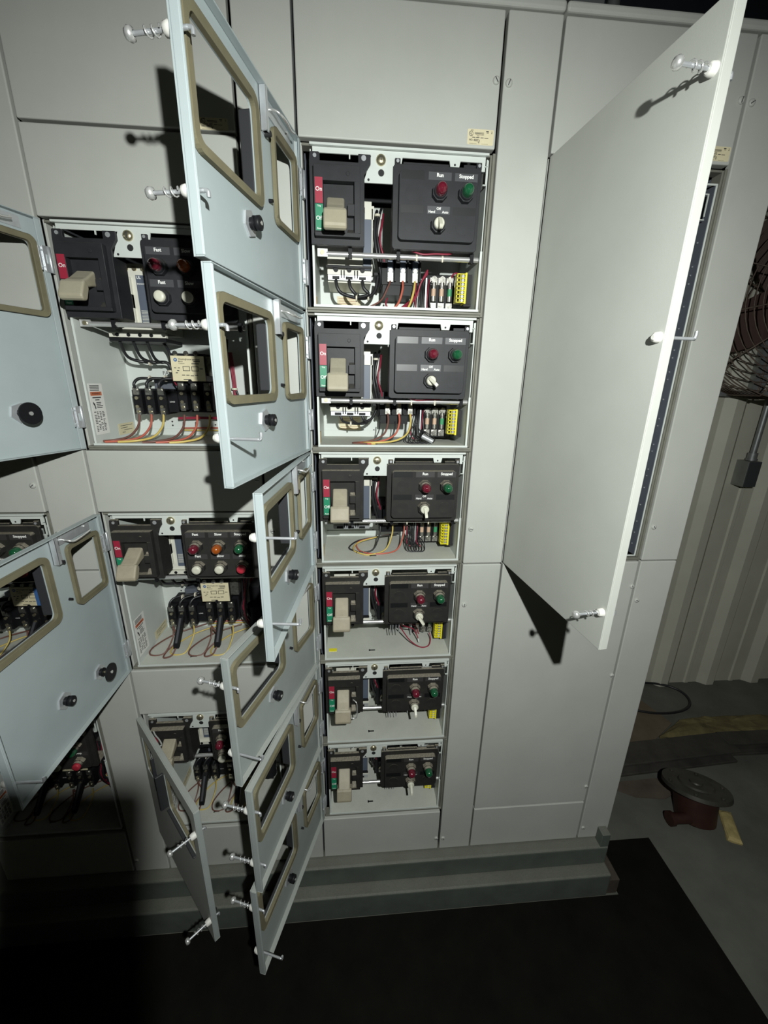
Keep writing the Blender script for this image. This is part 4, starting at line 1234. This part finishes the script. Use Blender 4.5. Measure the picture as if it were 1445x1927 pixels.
# ---------------------------------------------------------------- things to the right of the cabinets
# wall fan
fc = Vector((78.5, 27, -3.0))
t = Thing('drum_fan', tuple(fc), (0, 8, -17), 'large caged drum fan with rusty wire guard hung on the corrugated wall', 'fan', None, math.radians(-14))
Rf = 16.2
m = MB()
for k in range(13):
    rr = 3.2 + (Rf - 3.2) * k / 12
    yy = -2.6 * (1 - (rr / Rf) ** 2) - 1.0
    m.tube([(rr * math.cos(2 * math.pi * i / 40), yy, rr * math.sin(2 * math.pi * i / 40)) for i in range(41)], 0.10, 5, 0, sub=1)
for k in range(8):
    yy = 0.2 + 1.05 * k
    m.tube([(Rf * (1 + 0.02 * math.sin(math.pi * k / 7)) * math.cos(2 * math.pi * i / 44), yy, Rf * math.sin(2 * math.pi * i / 44)) for i in range(45)], 0.10, 5, 0, sub=1)
for k in range(12):
    a = 2 * math.pi * k / 12 + 0.2
    pts = [(q * math.cos(a), -2.6 * (1 - (q / Rf) ** 2) - 1.18, q * math.sin(a)) for q in (3.0, 7.0, 11.0, 14.0, Rf)] + [(Rf * 1.015 * math.cos(a), yy, Rf * 1.015 * math.sin(a)) for yy in (0.0, 4.0, 7.8)]
    m.tube(pts, 0.11, 5, 0, sub=3)
t.part('wire_guard', m.mesh('wire_guard', FANM))
m = MB()
for k in range(10):
    rr = 3 + (Rf - 3) * k / 9
    m.tube([(rr * math.cos(2 * math.pi * i / 36), 8.0, rr * math.sin(2 * math.pi * i / 36)) for i in range(37)], 0.10, 5, 0, sub=1)
for k in range(6):
    a = math.pi * k / 6
    m.tube([(-Rf * math.cos(a), 8.15, -Rf * math.sin(a)), (Rf * math.cos(a), 8.15, Rf * math.sin(a))], 0.16, 5, 0, sub=1)
t.part('rear_guard', m.mesh('rear_guard', FANM))
for k in range(4):
    m = MB()
    a = math.pi / 2 * k + 0.5
    ca, sa = math.cos(a), math.sin(a)
    vs = []
    for i in range(7):
        q = 2.2 + 12.0 * i / 6
        hw = 1.5 + 2.6 * math.sin(math.pi * min(1, 0.25 + 0.65 * i / 6))
        for sgn in (-1, 1):
            tw = 1.3 * sgn * (1 - 0.4 * i / 6)
            for off in (0, 0.12):
                vs.append((q * ca - sgn * hw * sa, 4.0 + tw + off, q * sa + sgn * hw * ca))
    fs = []
    for i in range(6):
        b = 4 * i
        fs += [(b, b + 2, b + 6, b + 4), (b + 1, b + 5, b + 7, b + 3), (b, b + 4, b + 5, b + 1), (b + 2, b + 3, b + 7, b + 6)]
    m.add(vs, fs)
    t.part('blade', m.mesh('blade', FANB))
t.part('motor', MB().lathe([(2.6, -7.5), (3.1, -7.0), (3.1, -3.0), (2.4, -2.2), (1.0, -2.0)], (0, 0, 0), 18).mesh('motor', FANB))
t.part('mount_bar', MB().box(-16.5, 16.5, 8.2, 9.2, -15.9, -14.9).box(-1, 1, 8.2, 10.0, -16, 16).mesh('mount_bar', PIPEM), label='pale steel mounting bar')

# conduit and junction box on the wall
t = Thing('conduit', (84.8, 36.4, -31.2), (0, 0, 0), 'thin galvanised conduit running down the wall into the junction box', 'conduit')
t.part('pipe', MB().cyl((0, 0, 0), (0.5, 0, 60), 0.55, n=12).mesh('pipe', PIPEM))
t.part('coupling', MB().cyl((0, 0, 0.1), (0, 0, 1.5), 0.85, n=12).cyl((0, 0, 0.0), (0, 0, 0.4), 1.0, n=6).mesh('coupling', PIPEM))
t = Thing('junction_box', (83.3, 35.1, -36.5), (1.3, 1.4, 0), 'square steel junction box at the foot of the conduit on the corrugated wall', 'junction box')
t.part('box_body', MB().box(0, 2.75, 0.12, 2.85, 0.0, 5.2).mesh('box_body', BOXM, 0.08, 2))
t.part('open_front_shade', MB().box(0.04, 2.72, 0.0, 0.13, 0.04, 5.16).cyl((1.38, 0.0, 0.6), (1.38, -0.06, 0.6), 0.15, n=8).cyl((1.38, 0.0, 4.6), (1.38, -0.06, 4.6), 0.15, n=8).mesh('open_front_shade', SHELL, 0.03, 1), label='dark plate standing for the shaded open front')  # solid plate, coloured dark for the shade inside an open box
tag(ob('wall_bolt', MB().cyl((0, 0, 0), (0, -0.35, 0), 0.35, 0.28, n=10).mesh('wall_bolt', PIPEM)), 'single bolt head on the corrugated wall beside the cabinet end', 'bolt').location = wp(80.6, 38.0, -43.5)

# rubbish on the floor
pts = []
for i in range(33):
    a = 2 * math.pi * i / 32
    pts.append((73.6 + 8.6 * math.cos(a) * 1.0, 32.9 + 4.9 * math.sin(a), 0.62 + 0.12 * math.sin(3 * a)))
o = ob('hose_loop', MB().tube(pts, 0.27, 7, 0, sub=2).mesh('hose_loop', WK))
o.location = wp(0, 0, -87); tag(o, 'thin black hose lying in a loop on the floor near the corrugated wall', 'hose')
o = ob('cardboard_sheet', MB().prism_z([(56.5, 34.2), (71.0, 32.4), (73.0, 25.8), (64.4, 20.9), (55.5, 21.5)], 0.02, 0.2).mesh('cardboard_sheet', CARD))
o.location = wp(0, 0, -87); tag(o, 'flat brown cardboard sheet on the floor behind the dark beam', 'cardboard')

def slab(poly, h, seed, amp):
    rr = random.Random(seed)
    m = MB()
    n = len(poly)
    cx = sum(p[0] for p in poly) / n; cy = sum(p[1] for p in poly) / n
    rings = []
    for s, z in ((1.0, 0.0), (1.02, 0.45 * h), (0.82, 0.85 * h), (0.45, h)):
        rings.append([(cx + (x - cx) * s + rr.uniform(-amp, amp) * (s < 1.01), cy + (y - cy) * s + rr.uniform(-amp, amp) * (s < 1.01), z + rr.uniform(-amp, amp) * 0.5 * (z > 0)) for x, y in poly])
    vs = [p for r in rings for p in r]
    fs = []
    for k in range(3):
        for i in range(n):
            j = (i + 1) % n
            fs.append((k * n + i, k * n + j, (k + 1) * n + j, (k + 1) * n + i))
    fs.append(tuple(range(3 * n, 4 * n))); fs.append(tuple(reversed(range(n))))
    return m.add(vs, fs, 0)
def densify(poly, k=4):
    out = []
    for i in range(len(poly)):
        a, b = poly[i], poly[(i + 1) % len(poly)]
        for q in range(k):
            out.append((a[0] + (b[0] - a[0]) * q / k, a[1] + (b[1] - a[1]) * q / k))
    return out
o = ob('insulation_batt', slab(densify([(67.5, 22.2), (75, 26.0), (82, 26.5), (96, 26.0), (97, 21.5), (84, 20.6), (76.4, 20.8)], 4), 1.6, 4, 0.35).mesh('insulation_batt', INSUL))
o.location = wp(0, 0, -87); tag(o, 'torn yellow insulation batt lying behind the dark beam on the floor', 'insulation')
def beam(name, a, b, w, h, rot, label, L):
    t = Thing(name, (a[0], a[1], -87), ((b[0] - a[0]) / 2, (b[1] - a[1]) / 2, 0), label, 'steel beam')
    d = Vector((b[0] - a[0], b[1] - a[1], 0)); ln = d.length; ang = math.atan2(d.y, d.x)
    m = MB()
    m.box(0, ln, -w / 2, w / 2, 0.05, 0.6); m.box(0, ln, -w / 2, w / 2, h - 0.55, h); m.box(0, ln, -0.5, 0.5, 0.6, h - 0.55)
    t.part('flanges', m.mesh('flanges', BEAM, 0.12, 2), rot=(0, 0, ang), loc=(0, 0, 0))
    return t
beam('steel_beam', (50.5, 16.6), (78.5, 18.2), 4.6, 3.0, 0, 'dark grimy steel beam lying along the floor beside the cabinet end', 1)
beam('steel_beam', (77.5, 18.9), (112, 18.4), 3.0, 3.2, 0, 'second dark beam lying end to end, farther right by the frame edge', 1)
o = ob('rust_patch_plate', MB().prism_z([(52.5, 13.6), (63.5, 13.9), (62.2, 11.0), (59, 10.0), (54.0, 10.6), (51.5, 12.0)], 0.02, 0.18).mesh('rust_patch_plate', mat('red_brown_plate', (0.11, 0.085, 0.065), 0.85, var=0.3, scale=12)))
o.location = wp(0, 0, -87); tag(o, 'flat reddish brown plate on the floor in front of the dark beam', 'plate')

# old gear motor: grimy disc face, dark red body, pale tag
t = Thing('scrap_motor', (61.0, 6.2, -87), (0, 0, 0), 'old dark red motor with a broad grimy disc flange lying on the concrete', 'motor')
ax = Vector((0.10, 0.34, 0.93)).normalized()
d0 = Vector((0, 0, 0)) + Vector((61.9 - 61.0, 8.2 - 6.2, 5.2))
t.part('motor_body', MB().cyl(d0 - ax * 5.2, d0 - ax * 0.1, 2.9, 3.3, n=24, m=0).cyl(d0 - ax * 1.1, d0 - ax * 0.1, 3.3, 4.1, n=24, m=0).mesh('motor_body', REDB))
mb = MB()
mb.cyl(d0 - ax * 0.3, d0 + ax * 0.3, 4.9, 4.8, n=36)
mb.cyl(d0 + ax * 0.3, d0 + ax * 0.55, 2.6, 2.4, n=28)
mb.cyl(d0 + ax * 0.55, d0 + ax * 0.75, 1.0, 0.9, n=18)
for k in range(6):
    e1 = ax.orthogonal().normalized(); e2 = ax.cross(e1)
    q = d0 + 4.0 * (math.cos(k * 1.047) * e1 + math.sin(k * 1.047) * e2)
    mb.cyl(q + ax * 0.3, q + ax * 0.5, 0.3, n=6)
t.part('disc_flange', mb.mesh('disc_flange', DISC))
t.part('pipe_stub', MB().cyl((-1.6, -0.6, 1.6), (-4.4, -0.4, 1.5), 0.85, n=14).cyl((-4.4, -0.4, 1.5), (-5.0, -0.4, 1.5), 1.1, n=14).mesh('pipe_stub', REDB))
t.part('paper_tag', slab(densify([(3.0, -3.4), (4.8, -4.2), (7.4, 0.6), (5.6, 1.2)], 3), 0.7, 8, 0.1).mesh('paper_tag', TAGY), label='pale yellow tag')

# ---------------------------------------------------------------- the phone that takes the picture (its body shades the lower left of the beam)
ph = Thing('smartphone', (0, 0, 0), (0, 0, 0), 'black smartphone held facing the cabinets from the viewing side', 'phone')
ph.e.matrix_world = cam.matrix_world.copy()
m = MB()
m.prism_z(rrect(-2.75, 0.41, -6.0, 0.53, 0.30), 0.10, 0.40)
ph.part('phone_body', m.mesh('phone_body', PHONE, 0.05, 2))
ph.part('lens_bump', MB().cyl((0, 0, 0.03), (0, 0, 0.10), 0.30, n=20).mesh('lens_bump', GLASSD))
